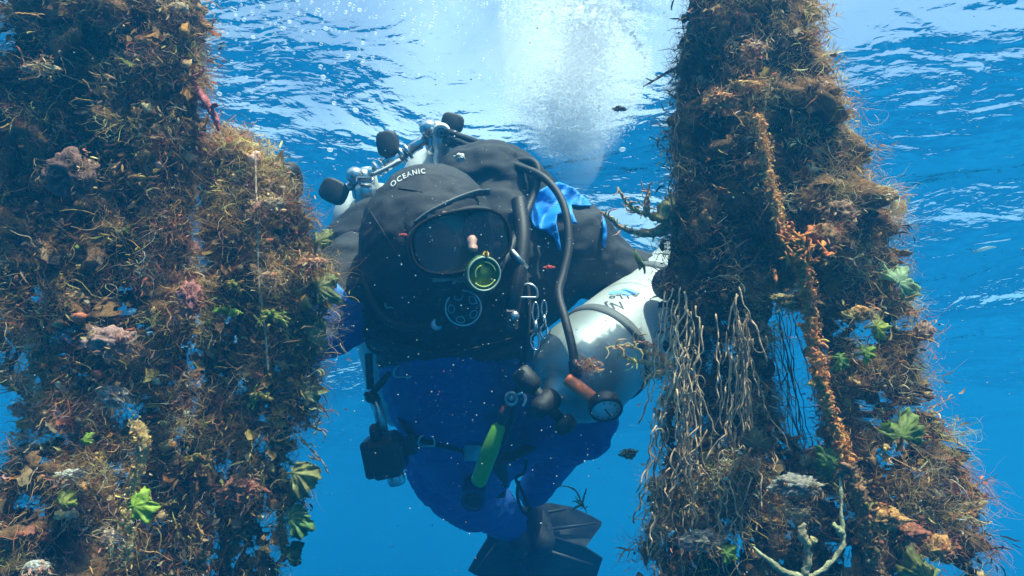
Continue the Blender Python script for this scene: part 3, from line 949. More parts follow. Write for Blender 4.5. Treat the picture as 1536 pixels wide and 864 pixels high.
def paddle(cx, cy, d, ang, w, h, stem):
    """ribbed oval hand wheel with its stem"""
    ca, sa = math.cos(ang), math.sin(ang)
    ax = RV * ca + UV * sa; ay = -RV * sa + UV * ca
    pts = ring_pts((0, 0, 0), ax, ay, w, h, 32, 3.2)
    c = P(cx, cy, d); mk = MB(); vs = []; prof = ((-.008, .80), (-.0065, .95), (-.002, 1.0), (.003, 1.0), (.0065, .95), (.008, .80))
    for z, s in prof:
        for k, p in enumerate(pts): vs.append(c + p * (s * (1 - .02 * (k % 2))) + (FV + ax * .3) * z)
    n = 32; fs = [(i * n + k, i * n + (k + 1) % n, (i + 1) * n + (k + 1) % n, (i + 1) * n + k) for i in range(5) for k in range(n)]
    fs += [tuple(reversed(range(n))), tuple(5 * n + k for k in range(n))]
    mk.add(vs, fs); o = mk.build('valve_knob', M_RUBBER, twin)
    m2 = MB(); tube(m2, [P(*stem), c], .008, 10); m2.build('stem', M_CHROME, o)
paddle(501, 287, 1.20, math.radians(-25), .024, .022, (535, 277, 1.21))
paddle(582, 216, 1.20, math.radians(8), .019, .024, (590, 242, 1.21))
paddle(679, 184, 1.20, math.radians(-12), .019, .017, (655, 197, 1.21))
# first stages
mk = MB(); lathe(mk, P(664, 200, 1.185), P(668, 250, 1.22) - P(664, 200, 1.185), [(0, .0001), (0, .012), (.004, .018), (.02, .020), (.028, .017), (.045, .021), (.065, .020), (.068, .0001)], 20)
mk.build('first_stage', M_STEEL, twin)
mk = MB(); lathe(mk, P(662, 199, 1.168), FV + UV * .5, [(0, .0001), (0, .0135), (.003, .015), (.012, .015)], 24); dsk = mk.build('first_stage_cap', M_LOGO, twin)
mk = MB(); lathe(mk, P(662, 199, 1.166), FV + UV * .5, [(0, .0001), (0, .0035), (.003, .0035)], 12); mk.build('cap_centre', M_INK, dsk)
closed_tube(MB(), [], .001) if False else None
mk = MB(); closed_tube(mk, ring_pts(P(662, 199, 1.1665), RV, (UV * .93 - FV * .37).normalized(), .0078, .0078, 20, 2), .0009, 5); mk.build('cap_ring', M_INK, dsk)
mk = MB(); lathe(mk, P(550, 276, 1.19), P(545, 330, 1.21) - P(550, 276, 1.19), [(0, .0001), (0, .012), (.006, .019), (.02, .021), (.03, .017), (.05, .021), (.07, .02), (.073, .0001)], 20)
mk.build('first_stage', M_STEEL, twin)
mk = MB(); rbox(mk, P(548, 270, 1.175), RV, UV, FV, .030, .012, .016, .25); mk.build('port_plug', M_CHROME, twin)
mk = MB(); tube(mk, spline(pl((560, 262, 1.19), (580, 252, 1.185), (600, 240, 1.19)), 5), .0035, 8); mk.build('bleed_cord', M_LOGO, twin)

# hoses leaving the valves
def hose(pts, r=.0062, name='hose', parent=twin, m=M_RUBBER, n=6):
    q = spline(pl(*pts), n); mk = MB(); tube(mk, q, r, 10); o = mk.build(name, m, parent)
    for a, b_ in ((q[0], q[1]), (q[-1], q[-2])):
        t = (b_ - a).normalized(); mk = MB(); lathe(mk, a - t * .004, t, [(0, .0001), (0, r * 1.15), (.006, r * 1.15), (.007, r * 1.45), (.022, r * 1.4), (.024, r * 1.1)], 10); mk.build('hose_fitting', M_PLASTIC, o)
    return o
hose(((672, 200, 1.17), (700, 208, 1.15), (735, 222, 1.12), (765, 240, 1.10), (795, 241, 1.09), (807, 252, 1.08), (806, 275, 1.07), (797, 302, 1.06), (780, 340, 1.02), (760, 385, .96), (740, 408, .93)))
hose(((672, 206, 1.17), (705, 220, 1.14), (745, 240, 1.10), (785, 252, 1.08), (815, 266, 1.06), (838, 292, 1.04), (850, 325, 1.02), (853, 370, 1.0), (845, 410, .98), (838, 440, .96), (848, 480, .93), (858, 520, .91), (864, 562, .89)))
hose(((665, 210, 1.18), (690, 224, 1.16), (715, 236, 1.13), (745, 250, 1.11)), .005)
hose(((560, 300, 1.15), (545, 345, 1.06), (550, 420, .99), (580, 480, .96), (640, 490, .94), (672, 475, .935)))

# ------------------------------------------------------------------ second stages
reg = empty('regulator', P(695, 462, .93), 'black regulator with a round spoked cover in the diver’s mouth', 'regulator')
ra = (FV * 1.0 + RV * -.12 + UV * .12).normalized()
rc = P(695, 462, .915); _, ru, rw = frame(ra)
mk = MB(); lathe(mk, rc, ra, [(.002, .0001), (.002, .016), (0, .0225), (.004, .0255), (.014, .0265), (.024, .024), (.036, .016), (.042, .012), (.060, .012), (.060, .0001)], 28); mk.build('case', M_PLASTIC, reg)
mk = MB(); closed_tube(mk, [rc + ra * .0 + (ru * math.cos(a) + rw * math.sin(a)) * .0243 for a in [2 * math.pi * k / 32 for k in range(32)]], .0013, 6); mk.build('rim', M_STEEL, reg)
for k in range(5):
    a0 = 2 * math.pi * k / 5 + .5
    pts = []
    for j in range(10):
        t = 2 * math.pi * j / 10; rr = .0165 + .0045 * math.cos(t); aa = a0 + .36 * math.sin(t) * (.5 + rr / .033)
        pts.append(rc - ra * .0008 + (ru * math.cos(aa) + rw * math.sin(aa)) * rr)
    mk = MB(); closed_tube(mk, pts, .00055, 5); mk.build('spoke_opening', M_STEEL, reg)
mk = MB(); lathe(mk, rc - ra * .001, ra, [(-.001, .0001), (-.001, .007), (.003, .0085)], 16); mk.build('purge_button', M_RUBBER, reg)
mk = MB(); a = P(664, 435, .915); b2 = P(686, 422, .92); tube(mk, [a, a.lerp(b2, .55)], .0042, 10); tube(mk, [a.lerp(b2, .55), b2], .0058, 10); mk.build('silver_fitting', M_CHROME, reg)
mk = MB(); a = P(655, 487, .93); lathe(mk, a, ra, [(0, .0001), (0, .006), (.002, .0085), (.014, .0085), (.018, .005)], 14); mk.build('adjust_knob', M_STEEL, reg)

octo = empty('regulator', P(725, 410, .9), 'spare regulator with a round yellow-green cover beside the diver’s mouth', 'regulator')
oa = (FV * 1.0 + RV * -.35 + UV * .1).normalized(); oc = P(726, 411, .885); _, ou, ow = frame(oa)
mk = MB(); lathe(mk, oc, oa, [(.004, .0001), (.003, .014), (.001, .020)], 28); mk.build('purge_cover', M_YG, octo)
mk = MB(); lathe(mk, oc, oa, [(.0015, .0195), (-.001, .0215), (.002, .0245), (.012, .0255), (.024, .022), (.034, .013), (.034, .0001)], 28); mk.build('case', M_YGD, octo)
mk = MB(); closed_tube(mk, [oc + oa * -.001 + (ou * math.cos(a) + ow * math.sin(a)) * .0222 for a in [2 * math.pi * k / 32 for k in range(32)]], .0013, 6); mk.build('rim', simple('pale_rim', (.35, .42, .30), .4), octo)
for (a0, a1, r0) in ((.3, 2.2, .017), (2.6, 4.2, .012), (4.6, 5.9, .016)):
    mk = MB(); tube(mk, [oc - oa * .0005 + (ou * math.cos(t) + ow * math.sin(t)) * r0 for t in [a0 + (a1 - a0) * k / 10 for k in range(11)]], .001, 5); mk.build('moulded_arc', simple('pale_lime', (.45, .55, .15), .4), octo)
mk = MB(); rbox(mk, P(729, 382, .885), RV, UV, FV, .008, .010, .008, .3); mk.build('tab', simple('amber_tab', (.5, .28, .05), .4), octo)

# ------------------------------------------------------------------ pressure gauge in orange sleeve
gauge = empty('pressure_gauge', P(908, 614, .87), 'pressure gauge with a bright orange hose sleeve in front of the steel bottle', 'gauge')
a, b2 = P(851, 568, .89), P(894, 601, .872)
mk = MB(); tube(mk, [a, a.lerp(b2, .05), a.lerp(b2, .9), b2], [.0082, .0092, .0085, .007], 14); mk.build('hose_sleeve', M_ORANGE, gauge)
ga = (FV * .75 + UV * .62 - RV * .05).normalized(); gx = (b2 - a).normalized()
gc = P(909, 614, .862); gy = ga.cross(gx).normalized(); gx = gy.cross(ga).normalized()
mk = MB(); lathe(mk, gc, ga, [(0, .0001), (0, .018), (-.003, .0195), (-.004, .021), (0, .0225), (.010, .0225), (.016, .019), (.017, .0001)], 28); mk.build('housing', M_PLASTIC, gauge)
mk = MB(); lathe(mk, gc - ga * .002, ga, [(0, .0001), (0, .0185), (.002, .0185)], 28); dial = mk.build('dial', M_DIAL, gauge)
for k in range(9):
    t = math.radians(-120 + 30 * k); u = gx * math.cos(t) + gy * math.sin(t)
    mk = MB(); rbox(mk, gc - ga * .0028 + u * .0150, u, ga.cross(u), ga, .0035, .0010, .0006, .1); mk.build('tick', M_INK, dial)
mk = MB(); rbox(mk, gc - ga * .0032 + gx * .003 + gy * .003, (gx + gy).normalized(), (gx - gy).normalized(), ga, .018, .0016, .0006, .1); mk.build('needle', M_INK, dial)

# ------------------------------------------------------------------ steel bottle slung at the diver's side
stage = empty('side_cylinder', P(900, 520, 1.0), 'silver-white side cylinder with grey bands and a blue arrow beside the right-hand net', 'scuba tank')
s0 = P(838, 588, .945); s1 = P(1078, 378, 1.32)
sa_ = (s1 - s0).normalized(); SR = .0775; SL = (s1 - s0).length
prof = [(-.045, .0001), (-.045, .013), (-.015, .014), (-.010, .022), (.0, .026)]
prof += [(.070 * (1 - math.cos(t)), .026 + (SR - .026) * math.sin(t) ** .9) for t in [math.pi / 2 * k / 10 for k in range(1, 11)]]
prof += [(SL, SR), (SL + .03, SR * .8), (SL + .035, .0001)]
mk = MB(); lathe(mk, s0, sa_, prof, 56); mk.build('bottle', M_ALU, stage)
_, su, sw = frame(sa_)
side_to_cam = (-(s0 + sa_ * .2)); side_to_cam -= sa_ * side_to_cam.dot(sa_); side_to_cam.normalize()
su = side_to_cam; sw = sa_.cross(su).normalized()
def on_cyl(ang, h, off=.001):
    return s0 + sa_ * h + (su * math.cos(ang) + sw * math.sin(ang)) * (SR + .0006 + off)
def h_at(px, py):
    """how far up the bottle a pixel lies, by the axis"""
    best = None
    for k in range(400):
        h = SL * k / 400
        x, y = px_of(s0 + sa_ * h)
        e = (x - px) ** 2 + (y - py) ** 2
        if best is None or e < best[0]: best = (e, h)
    return best[1]
def band(h, w, m=M_GREYWEB):
    mk = MB(); lathe(mk, s0 + sa_ * (h - w / 2), sa_, [(0, SR + .0005), (.002, SR + .0035), (w - .002, SR + .0035), (w, SR + .0005)], 56)
    mk.f = mk.f[:-2]; mk.m = mk.m[:-2]; mk.build('tank_band', m, stage)
HB1 = h_at(920, 520); HB2 = h_at(988, 462)
HB1 -= .028
band(HB1, .018); band(HB2 - .002, .020)
mk = MB(); lathe(mk, s0 + sa_ * (HB1 + .009), sa_, [(0, SR + .0003), (.001, SR + .0006), (SL - HB1 - .02, SR + .0006)], 56); mk.f = mk.f[:-2]; mk.m = mk.m[:-2]; mk.build('white_sleeve', M_TANKW, stage)
mk = MB(); lathe(mk, s0 - sa_ * .055, sa_, [(0, .0001), (0, .010), (.01, .015), (.035, .017), (.045, .013)], 18); mk.build('valve', M_RUBBER, stage)
mk = MB(); tube(mk, [s0 - sa_ * .03 - sw * .032, s0 - sa_ * .03 + sw * .034], .008, 12); mk.build('valve_stem', M_RUBBER, stage)
mk = MB(); lathe(mk, s0 - sa_ * .03 + sw * .030, sw, [(0, .0001), (0, .014), (.004, .016), (.016, .016), (.019, .012), (.024, .0001)], 16); mk.build('valve_knob', M_RUBBER, stage)
mk = MB(); lathe(mk, s0 - sa_ * .03 - sw * .060, sw, [(0, .0001), (0, .011), (.004, .015), (.03, .016), (.036, .011)], 18); mk.build('first_stage', M_RUBBER, stage)
# print on the bottle: angle runs round it, height along it
def printed(vs, fs, ang0, h0, rot, m, name):
    ca, sn = math.cos(rot), math.sin(rot); out = []
    for v in vs:
        x = v.x * ca - v.y * sn; y = v.x * sn + v.y * ca
        out.append(on_cyl(ang0 + x / SR, h0 + y, .0008))
    mk = MB(); mk.add(out, fs); mk.build(name, m, stage, smooth=False)
AN = 0.75 
def find_ang(px, py):
    best = None
    for i in range(120):
        for j in range(120):
            a = -1.5 + 3 * i / 119; h = .05 + .35 * j / 119
            x, y = px_of(on_cyl(a, h)); e = (x - px) ** 2 + (y - py) ** 2
            if best is None or e < best[0]: best = (e, a, h)
    return best[1], best[2]
def text_at(s, size, px, py, mat_, name, dirx, shape=None):
    """text whose baseline runs along the picture direction dirx at that place of the bottle"""
    a, h = find_ang(px, py); o0 = Vector(px_of(on_cyl(a, h)))
    ea = Vector(px_of(on_cyl(a + .02, h))) - o0; eh = Vector(px_of(on_cyl(a, h + .02 * SR))) - o0
    det = ea.x * eh.y - ea.y * eh.x
    ux = (dirx[0] * eh.y - dirx[1] * eh.x) / det; uy = (ea.x * dirx[1] - ea.y * dirx[0]) / det
    rot = math.atan2(uy, ux)
    vs, fs = shape if shape else text_mesh(s, size)
    cy = sum(v.y for v in vs) / len(vs); cx = sum(v.x for v in vs) / len(vs)
    flip = 1
    # keep the letters readable from outside (not mirrored)
    e1 = sw; e2 = sa_
    if e1.cross(e2).dot(su) < 0: flip = -1
    vs = [Vector((v.x - cx, (v.y - cy) * flip, 0)) for v in vs]
    printed(vs, fs, a, h, rot, mat_, name)
text_at('LLo', .019, 924, 445, M_INK, 'lettering', (-1, .12))
text_at('NJ', .026, 917, 456, M_INK, 'lettering', (-1, .12))
av, af = [], []
for k in range(9):
    x = -.024 + .048 * k / 8; w_ = .0055 if k < 4 else .0125 * (8 - k) / 4 + .0002
    av += [Vector((x, -w_, 0)), Vector((x, 0, 0)), Vector((x, w_, 0))]
    if k: af += [(3 * k - 3, 3 * k, 3 * k + 1, 3 * k - 2), (3 * k - 2, 3 * k + 1, 3 * k + 2, 3 * k - 1)]
text_at(None, 0, 938, 437, M_BLUEINK, 'arrow_print', (1, .0), (av, af))
lv = [Vector((-.036 + .072 * k / 12 , (.0008 if j_ else 0) + .010 * math.cos((k / 12 - .5) * 2.4), 0)) for k in range(13) for j_ in (0, 1)]
text_at(None, 0, 945, 424, M_INK, 'printed_line', (1, .05), (lv, [(2 * k, 2 * k + 2, 2 * k + 3, 2 * k + 1) for k in range(12)]))

# ------------------------------------------------------------------ small gear
tubeg = empty('green_stick', P(735, 675, 1.1), 'lime green stick hanging in front of the diver’s belly', 'light stick')
mk = MB(); tube(mk, pl((752, 632, 1.08), (747, 643, 1.08), (735, 675, 1.09), (718, 722, 1.10), (715, 727, 1.10)), [.006, .0115, .0145, .0135, .009], 16); mk.build('stick', M_GREEN, tubeg)
mk = MB(); tube(mk, pl((760, 608, 1.07), (756, 622, 1.075), (752, 634, 1.08)), [.007, .010, .008], 12); mk.build('cap', simple('dull_red_cap', (.10, .03, .04), .5), tubeg)

torch = empty('dive_torch', P(710, 755, 1.2), 'round-faced torch pointing at the camera below the green stick', 'torch')
mk = MB(); lathe(mk, P(710, 751, 1.20), FV + UV * .3, [(0, .016), (-.004, .021), (0, .024), (.05, .024), (.065, .018), (.16, .018), (.165, .0001)], 24); mk.build('torch_body', simple('dark_blue_case', (.01, .03, .12), .4), torch)
mk = MB(); lathe(mk, P(710, 751, 1.20), FV + UV * .3, [(0, .0001), (0, .0165)], 24); mk.build('torch_lens', simple('dull_lens', (.22, .21, .19), .2, var=.1), torch)

clip1 = empty('ring_valve', P(767, 598, 1.06), 'small round steel valve ring on the strap above the green stick', 'valve')
mk = MB(); closed_tube(mk, ring_pts(P(767, 598, 1.055), RV, UV, .0085, .0095, 20, 2), .0028, 8); mk.build('ring', M_STEEL, clip1)
mk = MB(); lathe(mk, P(767, 598, 1.052), FV, [(0, .0001), (0, .004), (.012, .006), (.012, .0001)], 14); mk.build('hub', M_STEEL, clip1)
mk = MB(); tube(mk, spline(pl((775, 592, 1.05), (784, 590, 1.05), (788, 600, 1.05), (784, 610, 1.05)), 4), .0028, 6); mk.build('lever', M_CHROME, clip1)
for (x, y, s, lab) in ((803, 490, 1.0, 'leftmost of two long steel snap hooks on the diver’s right-hand strap'), (816, 480, .8, 'thinner steel snap hook, nearer the silver cylinder')):
    sn = empty('snap_hook', P(x, y, .97), lab, 'clip', 'steel snap hooks on the harness')
    mk = MB(); closed_tube(mk, ring_pts(P(x, y - 22 * s, .965), RV, UV, .0045 * s, .014 * s, 18, 2), .0013, 6); mk.build('eye', M_CHROME, sn)
    mk = MB(); tube(mk, pl((x, y - 8 * s, .965), (x + 1, y + 8 * s, .965)), .0032 * s, 8); mk.build('shank', M_CHROME, sn)
    mk = MB(); tube(mk, spline(pl((x, y + 8 * s, .965), (x - 7 * s, y + 18 * s, .965), (x - 4 * s, y + 32 * s, .965), (x + 4 * s, y + 34 * s, .965), (x + 6 * s, y + 20 * s, .965), (x + 2, y + 8 * s, .965)), 4), .0016, 6); mk.build('hook', M_CHROME, sn)
infl = empty('inflator', P(778, 388, .99), 'slim silver inflator rod lying on the diver’s shoulder right of the mask', 'inflator')
mk = MB(); tube(mk, pl((738, 343, .955), (768, 377, .96)), .0017, 6); mk.build('cable', M_STEEL, infl)
mk = MB(); tube(mk, pl((767, 376, .96), (790, 402, .97)), .0042, 10); mk.build('rod', M_STEEL, infl)

strobe = empty('camera_strobe', P(578, 682, 1.05), 'boxy black underwater light with a silver arm, hanging left of the diver’s waist', 'dive light')
an = math.radians(-12); sx_ = RV * math.cos(an) - UV * math.sin(-an) * -1; sx_ = (RV * math.cos(an) + UV * -math.sin(an) * -1).normalized()
sx_ = (RV * math.cos(.2) + UV * math.sin(.2)).normalized(); sy_ = (UV * math.cos(.2) - RV * math.sin(.2)).normalized()
mk = MB(); rbox(mk, P(580, 682, 1.05), sx_, sy_, FV, .058, .066, .062, .2); rbox(mk, P(556, 686, 1.05), sx_, sy_, FV, .016, .058, .050, .25); strobe_box = mk.build('housing', M_PLASTIC, strobe, smooth=False)
mk = MB(); lathe(mk, P(592, 708, 1.05), -sy_, [(0, .013), (.006, .014), (.016, .014), (.020, .012), (.020, .0001)], 18); mk.build('end_cap', M_CHROME, strobe)
mk = MB(); lathe(mk, P(557, 650, 1.035), sx_, [(0, .0001), (0, .012), (.003, .014), (.014, .014), (.014, .0001)], 14); mk.build('knob', M_RUBBER, strobe)
mk = MB(); tube(mk, pl((575, 648, 1.05), (569, 622, 1.05), (563, 600, 1.05)), [.0085, .0085, .0075], 12); mk.build('arm_segment', M_STEEL, strobe)
mk = MB(); tube(mk, pl((556, 583, 1.05), (554, 560, 1.05), (553, 530, 1.05)), .0062, 10); mk.build('arm_segment', M_PLASTIC, strobe)
mk = MB(); tube(mk, pl((558, 590, 1.05), (570, 576, 1.04), (584, 560, 1.03)), [.005, .006, .004], 10); mk.build('side_arm', M_PLASTIC, strobe)
mk = MB(); ellip(mk, P(558, 596, 1.05), RV, UV, FV, .012, .010, .012, 12); tube(mk, pl((547, 590, 1.045), (570, 600, 1.045)), .004, 8); mk.build('ball_clamp', M_PLASTIC, strobe)
mk = MB(); rbox(mk, P(613, 668, 1.06), sx_, sy_, FV, .026, .030, .014, .2); mk.build('mounting_clip', M_PLASTIC, strobe, smooth=False)
mk = MB(); closed_tube(mk, ring_pts(P(574, 510, 1.02), RV, UV, .024, .021, 28, 2), .0032, 8); mk.build('hand_ring', M_RUBBER, strobe)

# ================================================================== bigger growth on the nets
def ico(sub=1):
    import bmesh
    bm = bmesh.new(); bmesh.ops.create_icosphere(bm, subdivisions=sub, radius=1.0)
    V = np.array([tuple(v.co) for v in bm.verts]); F = np.array([[v.index for v in f.verts] for f in bm.faces]); bm.free()
    return V, F
ICO1 = ico(1); ICO2 = ico(2)

def np_mesh(name, V, F, C, material, parent=None, kind=None, smooth=True):
    me = bpy.data.meshes.new(name)
    n = F.shape[1]
    me.vertices.add(len(V)); me.vertices.foreach_set('co', np.asarray(V, dtype=np.float32).ravel())
    me.loops.add(F.size); me.loops.foreach_set('vertex_index', F.ravel().astype(np.int32))
    me.polygons.add(len(F)); me.polygons.foreach_set('loop_start', (np.arange(len(F)) * n).astype(np.int32))
    me.polygons.foreach_set('use_smooth', np.full(len(F), smooth)); me.update(calc_edges=True)
    if C is not None:
        ca = me.color_attributes.new('Col', 'FLOAT_COLOR', 'POINT')
        ca.data.foreach_set('color', np.concatenate([C, np.ones((len(C), 1))], 1).astype(np.float32).ravel())
    me.materials.append(material)
    o = bpy.data.objects.new(name, me); COL.objects.link(o)
    if parent is not None:
        o.parent = parent; o.matrix_parent_inverse = Matrix.Translation(parent.location).inverted()
    if kind: o['kind'] = kind
    return o

def root_points(key, n, g, facing=.35):
    """n random places on the camera side of a net: point, outward direction, pixel"""
    S = SURFPTS[key]
    ar = np.array([s[0].shape[0] * np.linalg.norm(s[0] - s[0].mean(1, keepdims=True), axis=2).mean() for s in S]); pr = ar / ar.sum()
    out = []; t = 0
    while len(out) < n and t < n * 20:
        t += 1
        s = S[g.choice(len(S), p=pr)]; i = g.integers(0, s[0].shape[0] - 1); k = g.integers(0, s[0].shape[1])
        if s[1][i, k][1] > facing or s[2][i, k] > .2: continue
        c = s[0][i, k]; x, y = px_of(Vector(c))
        if not (-60 < x < 1600 and -60 < y < 920): continue
        out.append((c, s[1][i, k], x, y))
    return out

def nodules(key, n, seed):
    """small crusts, sea squirts and shells, too many to tell apart"""
    g = np.random.default_rng(seed); V, F, C = [], [], []; b = 0
    for c, nn, x, y in root_points(key, n, g):
        w = weights(key, x, y); w['dark'] *= .8; w['pink'] *= 2; w['cream'] *= 2; w['orange'] *= 2; w['brown'] *= 1.6
        wa = np.array([w[q] for q in PK], float); wa /= wa.sum()
        col = PV[g.choice(len(PK), p=wa)] * g.uniform(.6, 1.3)
        r = .0022 * g.uniform(.5, 1.6) ** 2.0 + .0012
        v, f = ICO2 if r > .005 else ICO1
        ph = g.random(3) * 50
        d = 1 + .35 * np.sin(v @ g.normal(0, 3, 3) + ph[0]) + .25 * np.sin(v @ g.normal(0, 6, 3) + ph[1])
        q = v * d[:, None] * g.uniform(.5, 1.4, 3) * r
        V.append(q + c + nn * r * .3 + nn * g.uniform(0, .012)); F.append(f + b); b += len(v)
        C.append(np.clip(np.tile(col, (len(v), 1)) * (0.8 + .4 * (d[:, None] - .4)), 0, .85))
    np_mesh('crust_growth', np.concatenate(V), np.concatenate(F), np.concatenate(C), M_CRUST, NETS[key], 'stuff')

def leaflets(key, n, seed):
    """small ruffled blades of weed"""
    g = np.random.default_rng(seed); V, F, C = [], [], []; b = 0
    NU, NV = 5, 4
    uu, vv = np.meshgrid(np.linspace(0, 1, NU), np.linspace(-1, 1, NV), indexing='ij'); uu = uu.ravel(); vv = vv.ravel()
    f0 = np.array([[i * NV + j, i * NV + j + 1, (i + 1) * NV + j + 1, (i + 1) * NV + j] for i in range(NU - 1) for j in range(NV - 1)])
    for c, nn, x, y in root_points(key, n, g):
        w = weights(key, x, y); w['dark'] *= .3; w['green'] *= 2.5; w['gold'] *= 2; w['olive'] *= 1.5; w['tan'] *= 1.3
        wa = np.array([w[q] for q in PK], float); wa /= wa.sum()
        col = PV[g.choice(len(PK), p=wa)] * g.uniform(.6, 1.25)
        L = g.uniform(.006, .019); W = L * g.uniform(.22, .6)
        d = nn + g.normal(0, .6, 3); d[2] -= .3; d /= np.linalg.norm(d)
        s = np.cross(d, g.normal(0, 1, 3)); s /= np.linalg.norm(s); h = np.cross(d, s)
        wid = W * np.sin(np.pi * (.12 + .8 * uu)) * (1 + .35 * np.sin(uu * 17 + g.random() * 6) * np.abs(vv))
        ruff = L * .16 * np.sin(uu * g.uniform(5, 12) + vv * 2 + g.random() * 6) * np.abs(vv) + L * g.normal(0, .35) * uu ** 2
        q = c + np.outer(uu * L, d) + np.outer(vv * wid, s) + np.outer(ruff, h)
        V.append(q); F.append(f0 + b); b += len(q); C.append(np.clip(np.tile(col, (len(q), 1)) * (.8 + .4 * uu[:, None]), 0, .85))
    np_mesh('leafy_growth', np.concatenate(V), np.concatenate(F), np.concatenate(C), M_LEAF, NETS[key], 'stuff')

def strings(key, n, seed):
    """long loose filaments trailing from the net"""
    g = np.random.default_rng(seed); mb = MB()
    for c, nn, x, y in root_points(key, n, g, .9):
        p = Vector(c); d = Vector(nn + g.normal(0, .5, 3)).normalized(); pts = [p.copy()]
        bend = Vector(g.normal(0, .5, 3)); L = g.uniform(.012, .045)
        for k in range(9):
            d = (d + bend * .5 + Vector(g.normal(0, .35, 3)) + Vector((0, 0, -.12))).normalized(); p = p + d * L / 9; pts.append(p.copy())
        col = tuple(PAL[['tan', 'brown', 'olive', 'grey', 'gold'][g.integers(0, 5)]] * 1) 
        k = g.uniform(.7, 1.5)
        tube(mb, pts, [.0009 * (1 - .07 * i) for i in range(10)], 3, tuple(q * k for q in col), cap=False)
    o = mb.build('loose_filaments', M_FUZZ, NETS[key]); o['kind'] = 'stuff'
for key, a, b_, c_, s in (('LA', 420, 800, 1500, 11), ('LB', 220, 500, 900, 12), ('R', 420, 650, 1900, 13)):
    nodules(key, a, s); leaflets(key, b_, s + 10); strings(key, c_, s + 20)

# the pale frayed twine of the right-hand net: each strand a part
g = random.Random(5)
def twine(x0, y0, x1, y1, d, wob, r, col, name='twine', curl=1.0):
    n = max(6, int(abs(y1 - y0) / 11)); pts = []; ox = oy = 0
    for k in range(n + 1):
        t = k / n; ox = ox * .6 + g.gauss(0, wob); od = g.gauss(0, .0022)
        pts.append(P(lerp(x0, x1, t) + ox, lerp(y0, y1, t) + g.gauss(0, 2), d + od))
    mb = MB(); q = spline(pts, 2)
    tube(mb, q, [r * g.uniform(.7, 1.3) for _ in q], 5, col)
    mb.build(name, M_TWINE, NETS['R'])
for k in range(36):
    x = g.gauss(1024, 15); l = g.uniform(100, 240); y = g.uniform(430, 560); c = g.uniform(.5, 1.25)
    twine(x, y, x + g.gauss(-4, 18), y + l, .785 + g.uniform(-.012, .012), 2.5, .00095, (.80 * c, .53 * c, .30 * c))
for k in range(24):
    x = g.gauss(1108, 13); l = g.uniform(90, 210); y = g.uniform(430, 550); c = g.uniform(.5, 1.25)
    twine(x, y, x + g.gauss(4, 18), y + l, .79 + g.uniform(-.012, .012), 2.6, .00095, (.76 * c, .48 * c, .26 * c))
for k in range(62):
    x = g.uniform(970, 1165); y = g.uniform(600, 800); l = g.uniform(50, 130); c = g.uniform(.35, 1.1)
    twine(x, y, x + g.gauss(0, 30), y + l, .765 + g.uniform(-.02, .02), 3.4, .0009, (.68 * c, .40 * c, .21 * c))
for k in range(14):
    x = g.uniform(1150, 1195); y = g.uniform(450, 500)
    twine(x, y, x + g.uniform(15, 55), 665 + g.uniform(-10, 10), .90 + g.uniform(-.03, .03), 1.6, .0006, (.06, .055, .05))
for k in range(7):
    x = g.uniform(1000, 1030); y = g.uniform(90, 330)
    twine(x, y, x + g.uniform(-15, 5), y + g.uniform(80, 200), .80 + g.uniform(-.02, .02), 2.5, .0007, (.10, .08, .06))
# curled ends and loops
for k in range(18):
    x = g.choice((g.gauss(1024, 18), g.gauss(1108, 16), g.uniform(985, 1160))); y = g.uniform(480, 780); c = g.uniform(.5, 1.1)
    r = g.uniform(5, 15); a0 = g.uniform(0, 6); sp = g.uniform(3, 6); d = .775 + g.uniform(-.01, .01)
    mb = MB(); tube(mb, spline([P(x + r * math.cos(a0 + sp * t / 6), y + r * 1.3 * math.sin(a0 + sp * t / 6), d + .002 * t) for t in range(7)], 3), .0008, 5, (.5 * c, .34 * c, .2 * c)); mb.build('twine_loop', M_TWINE, NETS['R'])

def knobbly(name, pts, r, col, parent=None, m=M_CRUST, var=.45, n=14, step=5, fs=240.0, stretch=1.0):
    """a thick growth-crusted rope or branch, swollen unevenly; connected surface"""
    q = spline(pts, step); mb = MB(); R = []
    rr = r if hasattr(r, '__len__') else [r] * len(pts)
    R = [v.x for v in spline([Vector((a, 0, 0)) for a in rr], step)]
    tube(mb, q, R, n, col)
    out = []
    for i, v in enumerate(mb.v):
        j = min(i // n, len(q) - 1); c = q[j]; w = Vector(v) - c
        f = 1 + var * 2.4 * noise.noise(Vector(v) * fs) + var * 1.3 * noise.noise(Vector(v) * fs * .35)
        out.append(tuple(c + w * max(.3, f)))
        k = .75 + .8 * max(0, min(1, .5 + noise.noise(Vector(v) * fs * .8)))
        mb.c[i] = tuple(min(.9, a * k) for a in mb.c[i])
    mb.v = out
    return mb.build(name, m, parent)

